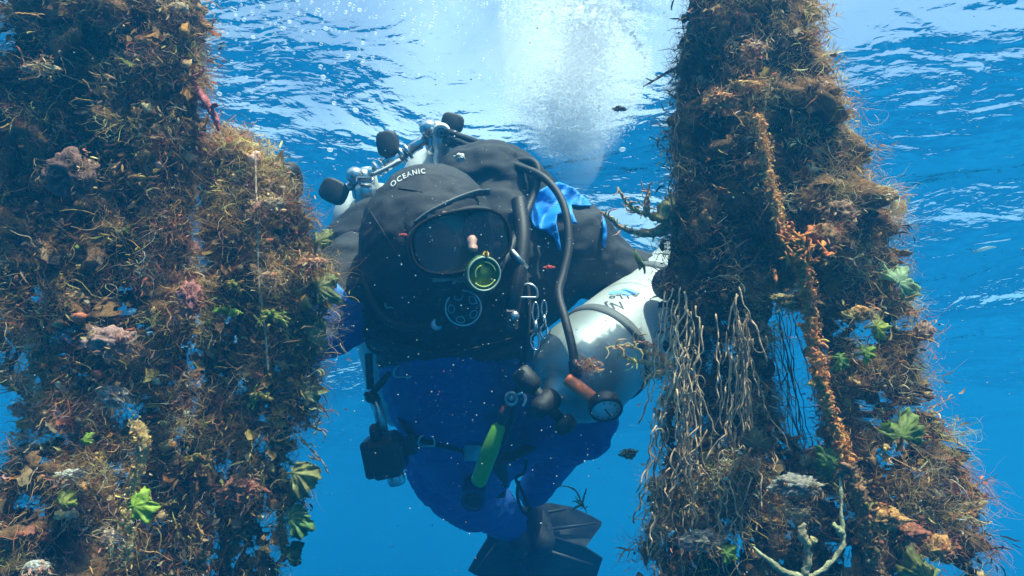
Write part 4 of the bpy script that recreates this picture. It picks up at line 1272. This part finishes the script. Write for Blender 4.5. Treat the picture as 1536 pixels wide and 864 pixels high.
ORG = (.72, .20, .05)
er = empty('encrusted_rope', P(1150, 200, .75), 'knobbly bright orange crusted rope running down the right-hand net', 'rope')
g2 = random.Random(9)
def rope_piece(nodes, r, col, d0, knobs, lab=None):
    pts = [P(x, y, d) for x, y, d in nodes]
    o = knobbly('rope_section', pts, r, col, er, var=.42, step=22, fs=520.0)
    if lab: o['label'] = lab
    q = spline(pts, 12); g5 = np.random.default_rng(int(knobs)); cen, nor, co, ty, sz = [], [], [], [], []
    for k in range(int(len(q) * 9)):
        p = q[g5.integers(0, len(q))]; a = g5.uniform(0, 6.28); n_ = RV * math.cos(a) - FV * abs(math.sin(a)) + UV * g5.normal(0, .4)
        k_ = 1 + 1.5 * noise.noise(p * 55) + .6 * noise.noise(p * 140); cen.append(tuple(p + n_ * r * k_ * .9)); nor.append(tuple(n_.normalized()))
        w_ = g5.random(); co.append(np.array(col) * g5.uniform(.6, 1.5) if w_ < .8 else PV[0]); ty.append(int(g5.choice([0, 1, 2, 2]))); sz.append(g5.uniform(.14, .36))
    filaments(np.array(cen), np.array(nor), np.array(co), np.array(ty), np.array(sz), 26, g5, er, 'orange_growth')
    for k in range(knobs):
        p = q[g2.randrange(len(q))]; a = g2.uniform(0, 6.28); rad = r * g2.uniform(.35, .9)
        c = p + RV * math.cos(a) * r * .8 + UV * g2.uniform(-1, 1) * r - FV * abs(math.sin(a)) * r
        e = c + RV * math.cos(a) * r * g2.uniform(.5, 2.2) + UV * r * g2.uniform(-1.2, 1.2) - FV * r * .6
        cc = tuple(min(.9, v * g2.uniform(.7, 1.3)) for v in col)
        knobbly('crust_knob', [c, c.lerp(e, .5) + UV * r * .3, e], [rad * .45, rad * .55, rad * .2], cc, er, var=.4, n=8, step=3)
rope_piece([(1132, 172, .715), (1141, 205, .712), (1150, 250, .712), (1161, 300, .71), (1172, 340, .71), (1190, 380, .71)], .0042, (1.0, .40, .13), .715, 22)
rope_piece([(1190, 376, .712), (1204, 410, .715), (1212, 450, .715), (1216, 500, .715), (1226, 550, .712), (1240, 605, .71), (1256, 650, .71), (1270, 695, .705)], .0060, (.90, .29, .08), .715, 34)
rope_piece([(1270, 695, .705), (1288, 740, .70), (1300, 790, .70), (1312, 850, .70), (1320, 900, .70)], .0070, (.34, .17, .07), .7, 18)
for k in range(48):
    x = g2.gauss(1200, 16); y = g2.gauss(372, 18)
    knobbly('crust_knob', [P(x, y, .705), P(x + g2.gauss(0, 6), y + g2.gauss(0, 6), .70), P(x + g2.gauss(0, 9), y + g2.gauss(0, 9), .695)], [.0013, .0022, .0009], (.85 * g2.uniform(.6, 1.1), .24 * g2.uniform(.7, 1.2), .05), er, n=8, step=3)

rp2 = empty('encrusted_rope', P(205, 640, .68), 'yellow-brown segmented rope end standing among the growth of the wide left net', 'rope')
knobbly('rope_section', [P(206, 632, .70), P(213, 655, .69), P(210, 690, .69), P(200, 730, .69), P(196, 780, .69), P(192, 840, .69)], [.0025, .0052, .0045, .004, .0042, .004], (.40, .25, .09), rp2, step=8)
g6 = np.random.default_rng(66); q = spline([P(206, 632, .70), P(213, 655, .69), P(210, 690, .69), P(200, 730, .69), P(196, 780, .69), P(192, 840, .69)], 10)
_c = [q[g6.integers(0, len(q))] for _ in range(260)]; _n = [Vector((g6.normal(), -abs(g6.normal()), g6.normal())).normalized() for _ in _c]
filaments(np.array([tuple(c + n_ * .0035) for c, n_ in zip(_c, _n)]), np.array([tuple(n_) for n_ in _n]), np.array([PV[g6.choice([0, 1, 10, 10, 7])] for _ in _c]), g6.choice([0, 1, 2], 260), g6.uniform(.25, .55, 260), 14, g6, rp2, 'rope_growth')
cd = empty('hanging_line', P(385, 235, .77), 'thin tan cord hanging straight down the round-topped net', 'cord')
knobbly('cord_section', [P(383, 225, .785), P(384, 280, .775), P(387, 340, .77), P(388, 420, .77), P(398, 500, .77), P(402, 560, .775)], .0012, (.42, .30, .18), cd, var=.3, n=6, step=10)

# ------------------------------------------------------------------ single plants, sponges and shells
def leaf(px, py, d, size, ang, col, label, lobes=5, ruffle=.25, tilt=0.3, cat='seaweed leaf', group=None, name='seaweed_leaf', aspect=1.0):
    """ruffled fan of weed, one connected blade thicker than paper, with a short stalk"""
    r = random.Random(int(px * 7 + py)); c = P(px, py, d); R = size * d / FPX
    up = (RV * math.sin(ang) + UV * math.cos(ang)).normalized(); sd = (RV * math.cos(ang) - UV * math.sin(ang)).normalized()
    nrm = (-FV * math.cos(tilt) + UV * math.sin(tilt)).normalized()
    up2 = (up - nrm * up.dot(nrm)).normalized(); sd2 = up2.cross(nrm)
    NA, NR = 40, 9; vs = []; cs = []; size *= .78
    base = c - up2 * R * .8; ph = r.random() * 60; col = (col[0] * .85 + .03, col[1] * .80 + .02, col[2] * .8 + .02)
    bend = r.uniform(-.5, .5)
    for i in range(NR + 1):
        t = i / NR
        for k in range(NA + 1):
            a = (k / NA - .5) * 3.9
            nz = noise.noise(Vector((a * 1.6 + ph, ph, 0))) * .6 + noise.noise(Vector((a * 5 + ph, 3, ph))) * .22 + noise.noise(Vector((a * 17, ph, 5))) * .18
            edge = 1 + nz * t ** 1.5
            rr = R * 1.7 * t * max(.3, edge) * (.66 + .34 * math.cos(a * .8)) * .82
            z = ruffle * R * t * t * (2.6 * noise.noise(Vector((a * 3.2 + ph, t * 2, 1))) + 1.4 * noise.noise(Vector((a * 9 + ph, t * 4, 4)))) - R * .5 * t * t
            vs.append(base + up2 * rr * math.cos(a) + sd2 * (rr * math.sin(a) * aspect + bend * R * t * t) + nrm * z)
            v = .65 + .9 * max(0, noise.noise(Vector((a * 8, t * 3, ph))) + .35); cs.append(tuple(min(.9, q * v) for q in col))
    n1 = NA + 1
    fs = [(i * n1 + k, i * n1 + k + 1, (i + 1) * n1 + k + 1, (i + 1) * n1 + k) for i in range(NR) for k in range(NA)]
    e = empty(name, base, label, cat, group)
    mb = MB(); mb.v = [tuple(v) for v in vs]; mb.f = fs; mb.c = cs; mb.m = [0] * len(fs)
    o = mb.build('blade', M_LEAF, e)
    sol = o.modifiers.new('thick', 'SOLIDIFY'); sol.thickness = .0006
    mb = MB(); tube(mb, spline([base + up2 * R * .1, base - up2 * R * .35 - nrm * R * .2, base - up2 * R * .7 - nrm * R * .7], 4), [.0016] * 9, 6, tuple(q * .6 for q in col)); mb.build('stalk', M_LEAF, e)
    return e
LG = (.42, .62, .05); OG = (.34, .38, .10); DG = (.06, .16, .05); YG = (.50, .50, .16)
leaf(216, 755, .66, 21, 1.3, (.50, .75, .06), 'bright lime leaf on the wide left net, beside the yellow-brown rope', 6)
leaf(98, 745, .68, 13, .2, (.62, .66, .12), 'small yellow-lime leaf low on the wide left net', 3)
leaf(132, 660, .68, 9, 1.6, LG, 'tiny green leaf above the yellow-lime one on the wide left net', 3)
leaf(484, 352, .82, 17, .5, OG, 'small olive leaf at the right edge of the round-topped net, before the diver’s shoulder', 3, aspect=.6)
leaf(492, 424, .81, 22, 1.1, (.36, .42, .13), 'ruffled olive leaf jutting right from the round-topped net', 5)
leaf(478, 496, .82, 19, 1.3, (.33, .38, .13), 'olive leaf under the jutting one, over the diver’s arm', 5)
leaf(470, 588, .82, 17, 1.4, (.36, .40, .16), 'pale olive leaf beside the drooping fringe of the round-topped net', 5)
leaf(458, 708, .81, 24, 1.5, YG, 'translucent yellowish ruffled leaf low on the right edge of the round-topped net', 6, .35)
leaf(450, 772, .81, 21, 1.2, (.22, .42, .12), 'round green leaf below the yellowish one', 4, .3)
leaf(440, 827, .81, 15, .8, DG, 'small dark green leaf, lowest on the round-topped net', 3, .3)
leaf(1362, 412, .78, 27, .9, (.50, .74, .40), 'pale green leaf jutting right from the right-hand net', 4, .2)
leaf(1326, 488, .745, 16, 1.5, (.60, .70, .10), 'yellow-lime leaf under the pale green one on the right-hand net', 3)
leaf(1306, 526, .735, 13, 1.3, LG, 'heart-shaped lime leaf on the right-hand net', 2)
leaf(1270, 540, .73, 13, 1.9, (.36, .60, .12), 'curled green leaf beside the heart-shaped one', 3, .4)
leaf(1352, 636, .73, 24, .1, (.34, .48, .07), 'upright lime leaf on the bulge of the right-hand net', 5, .35)
leaf(1282, 470, .735, 10, .3, (.7, .62, .2), 'small yellow leaf near the orange rope on the right-hand net', 3)
leaf(1236, 690, .76, 20, -1.2, (.14, .34, .06), 'dark green leaf in the shade left of the orange rope', 3)
leaf(1098, 828, .735, 14, 1.4, (.30, .55, .06), 'green leaf tip at the foot of the twine tangle', 2)
leaf(1395, 850, .72, 26, .3, (.42, .46, .12), 'olive leaf at the bottom edge of the right-hand net', 5)
leaf(962, 386, 1.02, 15, -.25, (.22, .32, .08), 'narrow olive blade standing on the silver-white cylinder', 1, .05, aspect=.22)
leaf(1135, 655, .76, 18, .2, (.16, .20, .07), 'dull green leaf held in the pale twine', 2, .1)

def branchy(name, label, cat, root, arms, col, m=M_CRUST, parts='branch', var=.3, n=8, twigs=0, seed=1, group=None, tw_len=14):
    e = empty(name, P(*root), label, cat, group); r = random.Random(seed)
    for pts, rad in arms:
        knobbly(parts, [P(*q) for q in pts], rad, tuple(min(.9, c * r.uniform(.85, 1.15)) for c in col), e, m, var, n, 6)
        for t in range(twigs):
            i = r.randrange(len(pts) - 1); f = r.random(); q = [lerp(pts[i][j], pts[i + 1][j], f) for j in range(3)]
            a = r.uniform(0, 6.28); L = tw_len * r.uniform(.5, 1.4)
            p2 = (q[0] + L * .5 * math.cos(a), q[1] + L * .5 * math.sin(a), q[2] - .003)
            p3 = (q[0] + L * math.cos(a + .5), q[1] + L * math.sin(a + .5), q[2] - .006)
            knobbly('twig', [P(*q), P(*p2), P(*p3)], [.0012, .0010, .0005], tuple(min(.9, c * r.uniform(.7, 1.3)) for c in col), e, m, .3, 5, 3)
    return e
branchy('forked_seaweed', 'smooth tan forked seaweed shaped like antlers at the foot of the right-hand net', 'seaweed', (1200, 860, .68),
  [([(1130, 820, .70), (1150, 838, .69), (1180, 858, .68), (1215, 866, .68), (1245, 845, .68), (1264, 815, .685), (1262, 770, .69), (1260, 712, .70)], [.0012, .0027, .0036, .0033, .0028, .0026, .0019, .0014]),
   ([(1206, 864, .68), (1212, 835, .68), (1208, 812, .68), (1202, 795, .68), (1208, 785, .68)], [.0036, .0038, .0034, .0042, .0010]),
   ([(1210, 818, .68), (1218, 812, .68), (1221, 806, .68)], [.0035, .0034, .0028]),
   ([(1264, 800, .685), (1256, 792, .685), (1250, 786, .685)], [.0040, .0042, .0026])], (.42, .31, .17), M_CRUST, var=.34)
branchy('branching_weed', 'two-armed brown weed reaching left from the right-hand net over the diver’s shoulder', 'seaweed', (1010, 320, .84),
  [([(900, 318, .82), (912, 325, .82), (930, 340, .82), (955, 349, .825), (985, 348, .83), (1015, 335, .84)], [.0016, .0022, .0028, .0036, .007, .010]),
   ([(926, 281, .82), (936, 298, .82), (948, 312, .82), (965, 320, .825), (990, 325, .83), (1010, 318, .84)], [.0014, .002, .0026, .003, .006, .009]),
   ([(972, 322, .82), (970, 300, .82), (974, 282, .82)], [.003, .0028, .0012]),
   ([(985, 330, .82), (1000, 310, .82), (1010, 290, .82)], [.008, .008, .004])], (.50, .31, .15), M_CRUST, twigs=16, seed=4)
branchy('feathery_weed', 'tan feathery tuft of weed in front of the silver-white cylinder', 'seaweed', (1000, 540, .82),
  [([(1005, 545, .82), (985, 535, .80), (960, 525, .79), (935, 518, .785), (908, 522, .78)], [.004, .0028, .0018, .0013, .0008]),
   ([(1000, 548, .82), (975, 545, .80), (950, 540, .79), (925, 535, .785)], [.004, .0025, .0016, .0008]),
   ([(1000, 540, .82), (980, 522, .80), (962, 514, .79), (948, 512, .785)], [.003, .002, .0015, .0008]),
   ([(1000, 555, .82), (985, 560, .80), (965, 570, .79)], [.006, .004, .001])], (.62, .42, .22), M_FUZZ, twigs=16, seed=6, tw_len=17)
def tuft(label, x, y, d, size, col, seed, n=9):
    r = random.Random(seed); arms = []
    for k in range(n):
        a = r.uniform(-.4, 3.5); L = size * r.uniform(.5, 1.1); b_ = r.uniform(-.7, .7); q = []
        for t in range(5):
            f = t / 4; q.append((x + L * f * math.cos(a + b_ * f), y - L * .7 * f * math.sin(a + b_ * f) + L * .35 * f * f, d - .02 * math.sin(f * 2) - .01 * r.random()))
        arms.append((q, [.0016, .0022, .0021, .0017, .0007]))
    branchy('green_tuft', label, 'seaweed', (x, y, d), arms, col, M_LEAF, 'frond', .35, 7, 2, seed, tw_len=size * .35)
tuft('lime-tipped tuft on the middle of the round-topped net, left of the other tuft', 342, 468, .775, 26, (.40, .44, .08), 31)
tuft('olive-lime tuft on the middle of the round-topped net, nearer the diver', 406, 476, .775, 30, (.34, .38, .08), 32, 11)
tuft('golden brown tuft low on the round-topped net', 300, 692, .755, 34, (.42, .30, .09), 33, 12)
tuft('olive tuft on the upper half of the round-topped net', 350, 430, .77, 22, (.36, .30, .09), 34)
tuft('pale green tuft where the two left nets meet, above the golden one', 392, 598, .775, 28, (.40, .36, .12), 35)
branchy('red_branch', 'red knobbly branch beside the top of the wide left net', 'seaweed', (292, 140, .78),
  [([(285, 128, .80), (300, 140, .78), (313, 160, .775), (324, 180, .775), (328, 196, .775)], [.003, .0045, .0042, .0036, .0016]),
   ([(300, 158, .78), (312, 162, .775), (326, 158, .77)], [.002, .0026, .0014]), ([(288, 118, .79), (298, 112, .78), (306, 104, .78)], [.003, .0024, .001])], (.42, .10, .10), twigs=3, seed=3, tw_len=9)
branchy('purple_seaweed', 'purple-red seaweed sprig at the right edge of the right-hand net', 'seaweed', (1455, 800, .80),
  [([(1452, 830, .80), (1462, 790, .80), (1458, 745, .80), (1446, 705, .80)], [.003, .0032, .0028, .0012]),
   ([(1460, 765, .80), (1472, 755, .80), (1478, 742, .80)], [.003, .0035, .0018]), ([(1462, 800, .80), (1474, 812, .80), (1476, 826, .80)], [.003, .003, .0015]),
   ([(1458, 752, .80), (1446, 748, .80), (1440, 738, .80)], [.003, .0034, .0014])], (.26, .06, .09), twigs=7, seed=8, tw_len=11)
branchy('thin_branch', 'thin dark branching stem reaching left from the top of the right-hand net', 'seaweed', (1015, 110, .84),
  [([(1018, 100, .84), (1002, 108, .83), (985, 118, .83), (965, 130, .83)], [.002, .0016, .0013, .0008])], (.12, .09, .07), twigs=5, seed=2)
branchy('drooping_fringe', 'pale wispy fringe trailing right from the round-topped net', 'seaweed', (455, 620, .83),
  [([(455, 600, .83), (470, 612, .82), (485, 618, .82)], [.0014, .001, .0006]), ([(455, 640, .83), (472, 640, .82), (488, 652, .82), (484, 664, .82)], [.0014, .001, .0009, .0005]),
   ([(455, 660, .83), (468, 676, .82), (482, 690, .82), (494, 712, .82)], [.0014, .001, .0008, .0005]), ([(450, 570, .83), (470, 560, .82), (486, 548, .82)], [.0012, .001, .0005])], (.30, .26, .16), M_FUZZ, twigs=7, seed=12)
branchy('twiggy_weed', 'stiff brown twig jutting right from the upper part of the right-hand net', 'seaweed', (1330, 375, .82),
  [([(1330, 374, .82), (1345, 377, .82), (1356, 380, .82)], [.0018, .0012, .0007])], (.16, .10, .06), seed=2)
branchy('drifting_sprig', 'spiky brown sprig drifting above the diver’s fins', 'seaweed', (873, 755, 1.05),
  [([(838, 729, 1.05), (852, 730, 1.05), (865, 738, 1.05), (873, 757, 1.05)], [.0008, .0012, .0014, .002]), ([(873, 757, 1.05), (876, 745, 1.05), (880, 732, 1.05)], [.0018, .0014, .0006]),
   ([(873, 757, 1.05), (862, 762, 1.05), (857, 768, 1.05)], [.002, .0014, .0005]), ([(873, 757, 1.05), (878, 764, 1.05), (880, 770, 1.05)], [.0018, .001, .0005]), ([(873, 757, 1.05), (863, 752, 1.05), (858, 753, 1.05)], [.0018, .001, .0005])], (.40, .26, .12), seed=5, twigs=2, tw_len=7)

LUMPS = []
def lumpy(name, label, cat, px, py, d, rx, ry, col, var=.35, freq=90, depth=.7, group=None, m=M_CRUST, flat=0):
    v, f = ico(4); c = P(px, py, d); V = []; C = []
    for q in v:
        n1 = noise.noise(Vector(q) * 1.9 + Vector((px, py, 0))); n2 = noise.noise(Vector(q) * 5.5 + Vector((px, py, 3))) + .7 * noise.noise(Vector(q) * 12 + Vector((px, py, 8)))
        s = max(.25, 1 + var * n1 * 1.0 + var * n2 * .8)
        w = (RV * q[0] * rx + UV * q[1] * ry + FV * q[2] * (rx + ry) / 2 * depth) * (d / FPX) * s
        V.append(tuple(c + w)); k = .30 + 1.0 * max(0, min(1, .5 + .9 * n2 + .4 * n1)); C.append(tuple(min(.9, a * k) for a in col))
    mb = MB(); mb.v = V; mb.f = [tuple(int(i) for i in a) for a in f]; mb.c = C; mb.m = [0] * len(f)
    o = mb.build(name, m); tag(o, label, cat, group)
    if d < .82: LUMPS.append((c, rx * d / FPX, ry * d / FPX, col, px))
    return o
lumpy('sponge', 'rounded brown sponge beside the orange rope on the right-hand net', 'sponge', 1237, 353, .725, 22, 17, (.40, .20, .08), .22)
lumpy('sponge', 'wrinkled orange sponge above the heart-shaped lime leaf', 'sponge', 1292, 470, .738, 15, 10, (.58, .28, .08), .5)
lumpy('sponge', 'tan lump of sponge where the orange rope bends', 'sponge', 1190, 452, .735, 26, 12, (.50, .34, .13), .5)
lumpy('sponge', 'pinkish knob sticking out from the right edge of the right-hand net', 'sponge', 1385, 497, .79, 14, 12, (.40, .22, .16), .4)
lumpy('shell', 'small orange-tan shell at the top of the right-hand net', 'shell', 1133, 72, .76, 13, 7, (.60, .38, .22), .4)
lumpy('shell', 'long curved orange shell above the orange rope', 'shell', 1120, 128, .745, 24, 6, (.75, .42, .12), .3)
lumpy('sponge', 'ragged orange crust left of the long curved shell', 'sponge', 1080, 152, .765, 20, 10, (.66, .28, .10), .9)
lumpy('coral_lump', 'whitish crusted lump on the dark mound right of the twine', 'coral', 1192, 728, .745, 36, 13, (.36, .32, .26), .45)
lumpy('coral_lump', 'whitish crusted lump at the foot of the pale twine', 'coral', 1052, 810, .745, 32, 13, (.34, .29, .22), .45)
lumpy('coral_lump', 'cream lump on the left foot of the right-hand net', 'coral', 985, 795, .765, 16, 8, (.34, .26, .16), .45)
lumpy('coral_lump', 'orange and white lump above the antler weed', 'coral', 1196, 768, .735, 17, 7, (.50, .34, .20), .45)
lumpy('crust', 'orange crusted lump at the right foot of the orange rope', 'crust', 1325, 778, .70, 30, 14, (.60, .28, .08), .45)
lumpy('crust', 'orange jelly-like blob at the bottom right of the right-hand net', 'crust', 1402, 822, .71, 22, 17, (.64, .28, .08), .35)
lumpy('crust', 'red-brown crust above the orange blob', 'crust', 1360, 800, .71, 26, 12, (.40, .12, .06), .8)
lumpy('crust', 'rust coloured crust halfway down the right-hand net', 'crust', 1255, 318, .735, 24, 12, (.30, .17, .09), .7)
lumpy('crust', 'pale pink crust patch in the middle of the wide left net', 'crust', 166, 512, .695, 36, 20, (.46, .26, .21), .42)
lumpy('crust', 'dusky pink crust patch high on the wide left net', 'crust', 108, 260, .715, 34, 30, (.24, .12, .09), .4)
lumpy('crust', 'dark pink rag of growth between the two left nets', 'crust', 286, 448, .745, 15, 22, (.48, .17, .14), .5)
lumpy('crust', 'red-brown crust low on the round-topped net', 'crust', 362, 735, .775, 28, 14, (.38, .14, .08), .6)
lumpy('crust', 'bluish white crust with orange edge below the pale pink patch', 'crust', 170, 595, .70, 17, 14, (.38, .31, .26), .5)
lumpy('shell', 'smooth round cream shell at the very top of the wide left net', 'shell', 268, 13, .74, 15, 9, (.62, .45, .26), .15)
lumpy('shell', 'orange-tan shell in the middle of the round-topped net', 'shell', 404, 415, .765, 11, 7, (.66, .36, .20), .3)
lumpy('shell', 'pinkish square shell beside the thin cord', 'shell', 387, 313, .765, 6, 10, (.55, .26, .18), .3)
lumpy('shell', 'tan twisted shell at the upper right of the round-topped net', 'shell', 408, 305, .77, 15, 8, (.52, .36, .22), .6)
lumpy('shell', 'white flat shell at the bottom of the wide left net', 'shell', 57, 849, .685, 17, 8, (.72, .66, .58), .25)
lumpy('shell', 'white pointed shell near the foot of the yellow-brown rope', 'shell', 170, 805, .69, 14, 9, (.76, .56, .42), .5)
lumpy('shell', 'long white shell fragment above the yellow-lime leaf', 'shell', 106, 711, .69, 21, 5, (.66, .62, .52), .5)
lumpy('shell', 'cream streak of shell near the top left corner', 'shell', 62, 102, .73, 24, 5, (.70, .56, .32), .6)
lumpy('crust', 'orange lump at the right shoulder of the round-topped net', 'crust', 470, 396, .80, 18, 8, (.58, .25, .12), .6)
lumpy('hanging_disc', 'tan oval disc hanging off the left edge of the wide left net', 'shell', 28, 571, .74, 14, 8, (.46, .28, .16), .3)
lumpy('drifting_leaf', 'tan crumpled leaf drifting right of the diver’s knee', 'leaf', 942, 680, .95, 11, 6, (.42, .33, .16), .8, depth=.4)
lumpy('drifting_leaf', 'small red flake drifting before the diver’s shoulder', 'leaf', 824, 402, .90, 8, 4, (.55, .07, .05), .4, depth=.4)
lumpy('drifting_leaf', 'tiny red flake drifting in front of the hood', 'leaf', 605, 353, .82, 6, 2.5, (.55, .08, .05), .4, depth=.4)
lumpy('drifting_leaf', 'cream chip drifting above the jacket wing', 'leaf', 689, 236, 1.06, 7, 6, (.80, .78, .66), .5, depth=.4)
lumpy('drifting_leaf', 'dark twig drifting under the bright bubbles', 'leaf', 930, 163, 1.1, 9, 3, (.12, .06, .04), .8, depth=.4)
lumpy('drifting_leaf', 'tiny dark speck drifting near the silver-white cylinder', 'leaf', 882, 548, .80, 4, 4, (.14, .05, .05), .6, depth=.4)
# weed rooted on and around the lumps
for key in ('LA', 'LB', 'R'):
    g4 = np.random.default_rng(77); cen = []; nor = []; co = []; ty = []; sz = []
    for c, rx, ry, col, px in LUMPS:
        if (key == 'R') != (px > 900) or (key != 'R' and (key == 'LB') != (px > 300)): continue
        for k in range(16):
            a = g4.uniform(0, 6.28); f_ = g4.uniform(.55, 1.1); q = c + RV * rx * math.cos(a) * f_ + UV * ry * math.sin(a) * f_ - FV * rx * (.75 - .6 * f_)
            n_ = (RV * math.cos(a) + UV * math.sin(a) * .8 - FV * .7).normalized()
            cen.append(tuple(q)); nor.append(tuple(n_)); w_ = g4.random(); b_ = PV[g4.choice([0, 1, 2, 3, 8])]
            co.append(b_ * (1 - w_ * .5) + np.array(col) * w_ * .5); ty.append(0 if k % 3 else 1); sz.append(.7)
    filaments(np.array(cen), np.array(nor), np.array(co), np.array(ty), np.array(sz), 22, g4, NETS[key])
# a small pale fish far out on the right
fe = empty('small_fish', P(1480, 372, 2.2), 'small pale fish in the open water on the right', 'fish')
mb = MB(); tube(mb, spline(pl((1464, 377, 2.2), (1470, 375, 2.2), (1480, 372, 2.2), (1490, 371, 2.2), (1494, 371, 2.2)), 4), [.001, .005, .008, .009, .010, .011, .011, .011, .010, .009, .007, .006, .005, .004, .003, .003, .002][:17], 10, (.5, .6, .6), flat=.5); mb.build('body', M_LEAF, fe)
mb = MB(); a = P(1465, 377, 2.2); mb.add([a, a - RV * .014 + UV * .008, a - RV * .010, a - RV * .014 - UV * .010, a + FV * .002], [(0, 1, 2), (0, 2, 3), (4, 2, 1), (4, 3, 2)], (.5, .6, .6)); mb.build('tail_fin', M_LEAF, fe)

# ------------------------------------------------------------------ bubbles and drifting specks
def bubble_mat():
    m, n, l, b = mat('air_bubble')
    b.inputs['Base Color'].default_value = (.92, .97, 1, 1); b.inputs['Roughness'].default_value = .12
    tr = n.new('ShaderNodeBsdfTranslucent'); tr.inputs[0].default_value = (.9, .96, 1, 1)
    tp = n.new('ShaderNodeBsdfTransparent')
    m1 = n.new('ShaderNodeMixShader'); m1.inputs[0].default_value = .5
    l.new(b.outputs[0], m1.inputs[1]); l.new(tr.outputs[0], m1.inputs[2])
    lw = n.new('ShaderNodeLayerWeight'); lw.inputs[0].default_value = .45
    m2 = n.new('ShaderNodeMixShader'); l.new(lw.outputs['Facing'], m2.inputs[0]); l.new(tp.outputs[0], m2.inputs[1]); l.new(m1.outputs[0], m2.inputs[2])
    l.new(m2.outputs[0], n['Material Output'].inputs['Surface']); return m
M_BUB = bubble_mat()
def cloud(name, pos, rad, m, sub=1, cols=None, squash=1.0, kind='stuff'):
    v, f = ico(sub); n = len(pos)
    V = (pos[:, None, :] + v[None] * rad[:, None, None] * np.array([1, 1, squash])).reshape(-1, 3)
    F = (f[None] + (np.arange(n) * len(v))[:, None, None]).reshape(-1, 3)
    C = np.repeat(cols, len(v), axis=0) if cols is not None else None
    return np_mesh(name, V, F, C, m, None, kind)
def PN(px, py, d):
    """many places at once"""
    px = np.asarray(px, float); py = np.asarray(py, float); d = np.asarray(d, float)
    return np.outer(d, FV) + np.outer((px - 768) / FPX * d, RV) + np.outer((432 - py) / FPX * d, UV)
g3 = np.random.default_rng(21)
def under(y, d, gap=.26):
    """nearer where the line of sight would leave the water"""
    f = math.sin(PITCH) + (432 - np.asarray(y)) / FPX * math.cos(PITCH)
    return np.minimum(d, (SURF - gap) / np.maximum(f, .05))
# the column of exhaled air that rises behind the diver and spreads under the surface
N = 42000
t = g3.random(N) ** .8
cx = 868 + 14 * np.sin(t * 5) - 4 * t; half = 40 + 48 * np.sin(np.pi * np.clip(1 - t, 0, 1) * .62) 
x = cx + g3.normal(0, .55, N) * half * (1 + .35 * np.sin(t * 9 + 1))
y = -40 + 270 * t + g3.normal(0, 6, N)
dd = 1.95 + g3.normal(0, .10, N)
pos = PN(x, y, under(y, dd)); ok = pos[:, 2] < SURF - .15
cloud('bubble_column', pos[ok], (.0011 * g3.uniform(.5, 1.6, N) ** 2 + .0006)[ok], M_BUB, 1)
# the finest bubbles read as one white veil
def veil():
    v, f = ico(4); V = []
    for q in v:
        k = (q[2] + 1) / 2                                   # 0 at the foot, 1 at the top
        py = 300 - 345 * k; px = 862 + 10 * math.sin(k * 5); hw = (30 + 95 * math.sin(min(1, k * 1.1) * 1.9))
        n1 = noise.noise(Vector(q) * 1.8) * .5 + noise.noise(Vector(q) * 4.5) * .28
        h = math.hypot(q[0], q[1]); s = (1 + n1)
        p = P(px + q[0] * hw * s, py, float(under(py, 1.75, .48))) + FV * q[1] * hw * s * 1.1e-3
        V.append(tuple(p))
    me = bpy.data.meshes.new('bubble_veil'); me.from_pydata(V, [], [tuple(int(i) for i in a) for a in f])
    m, n, l, b = mat('fine_bubbles'); n.remove(b)
    pv = n.new('ShaderNodeVolumePrincipled'); pv.inputs['Color'].default_value = (.95, .98, 1, 1); pv.inputs['Density'].default_value = 6.0; pv.inputs['Anisotropy'].default_value = .4
    l.new(pv.outputs[0], n['Material Output'].inputs['Volume']); me.materials.append(m)
    o = bpy.data.objects.new('bubble_veil', me); COL.objects.link(o); tag(o, kind='stuff')
veil()
# bright rim of larger bubbles round the column
N = 1500; t = g3.random(N); x = np.where(g3.random(N) < .7, 868 + 98 * np.sin(.35 + t * 2.3) + g3.normal(0, 5, N), 795 + g3.normal(0, 6, N)); y = 5 + 175 * t + g3.normal(0, 6, N)
pos = PN(x, y, under(y, 1.8 + g3.normal(0, .05, N), .28)); ok = pos[:, 2] < SURF - .15
cloud('bubble_rim', pos[ok], (.0016 * g3.uniform(.5, 1.5, N) ** 2 + .0007)[ok], M_BUB, 1)
N = 420; t = g3.random(N); x = 868 + g3.normal(0, 38, N); y = 230 * t
pos = PN(x, y, under(y, 1.7 + g3.normal(0, .06, N), .34))
cloud('large_bubbles', pos, .0016 + .0075 * g3.random(N) ** 3, M_BUB, 2, squash=.5)
# loose small bubbles, upper left and middle
N = 520; x = np.where(g3.random(N) < .55, g3.normal(620, 90, N), g3.normal(420, 90, N)); y = g3.exponential(60, N)
cloud('loose_bubbles', PN(x, y, g3.uniform(1.0, 1.5, N)), .0010 * g3.uniform(.5, 1.7, N) ** 2.2 + .0005, M_BUB, 1)
N = 34; x = g3.uniform(310, 560, N); y = g3.uniform(0, 230, N)
cloud('flat_bubbles', PN(x, y, g3.uniform(1.2, 1.5, N)), g3.uniform(.002, .0065, N), M_BUB, 2, squash=.45)
# specks of silt in the water
M_SPECK = colour_material('silt_speck', .6, translucent=.3, var=.1)
N = 3800; dd = .35 + 1.1 * g3.random(N) ** .8
x = g3.uniform(-30, 1566, N); y = g3.uniform(-30, 894, N); k = g3.random(N) < .55
x = np.where(k, g3.normal(720, 170, N), x); y = np.where(k, g3.normal(430, 170, N), y)
cols = np.array([(.50, .53, .50), (.45, .45, .38), (.30, .2, .12), (.5, .12, .08)])[g3.choice(4, N, p=[.74, .17, .06, .03])]
cloud('drifting_specks', PN(x, y, dd), (.00015 + .00065 * g3.random(N) ** 5) * dd ** .8 * 1.7, M_SPECK, 1, cols)
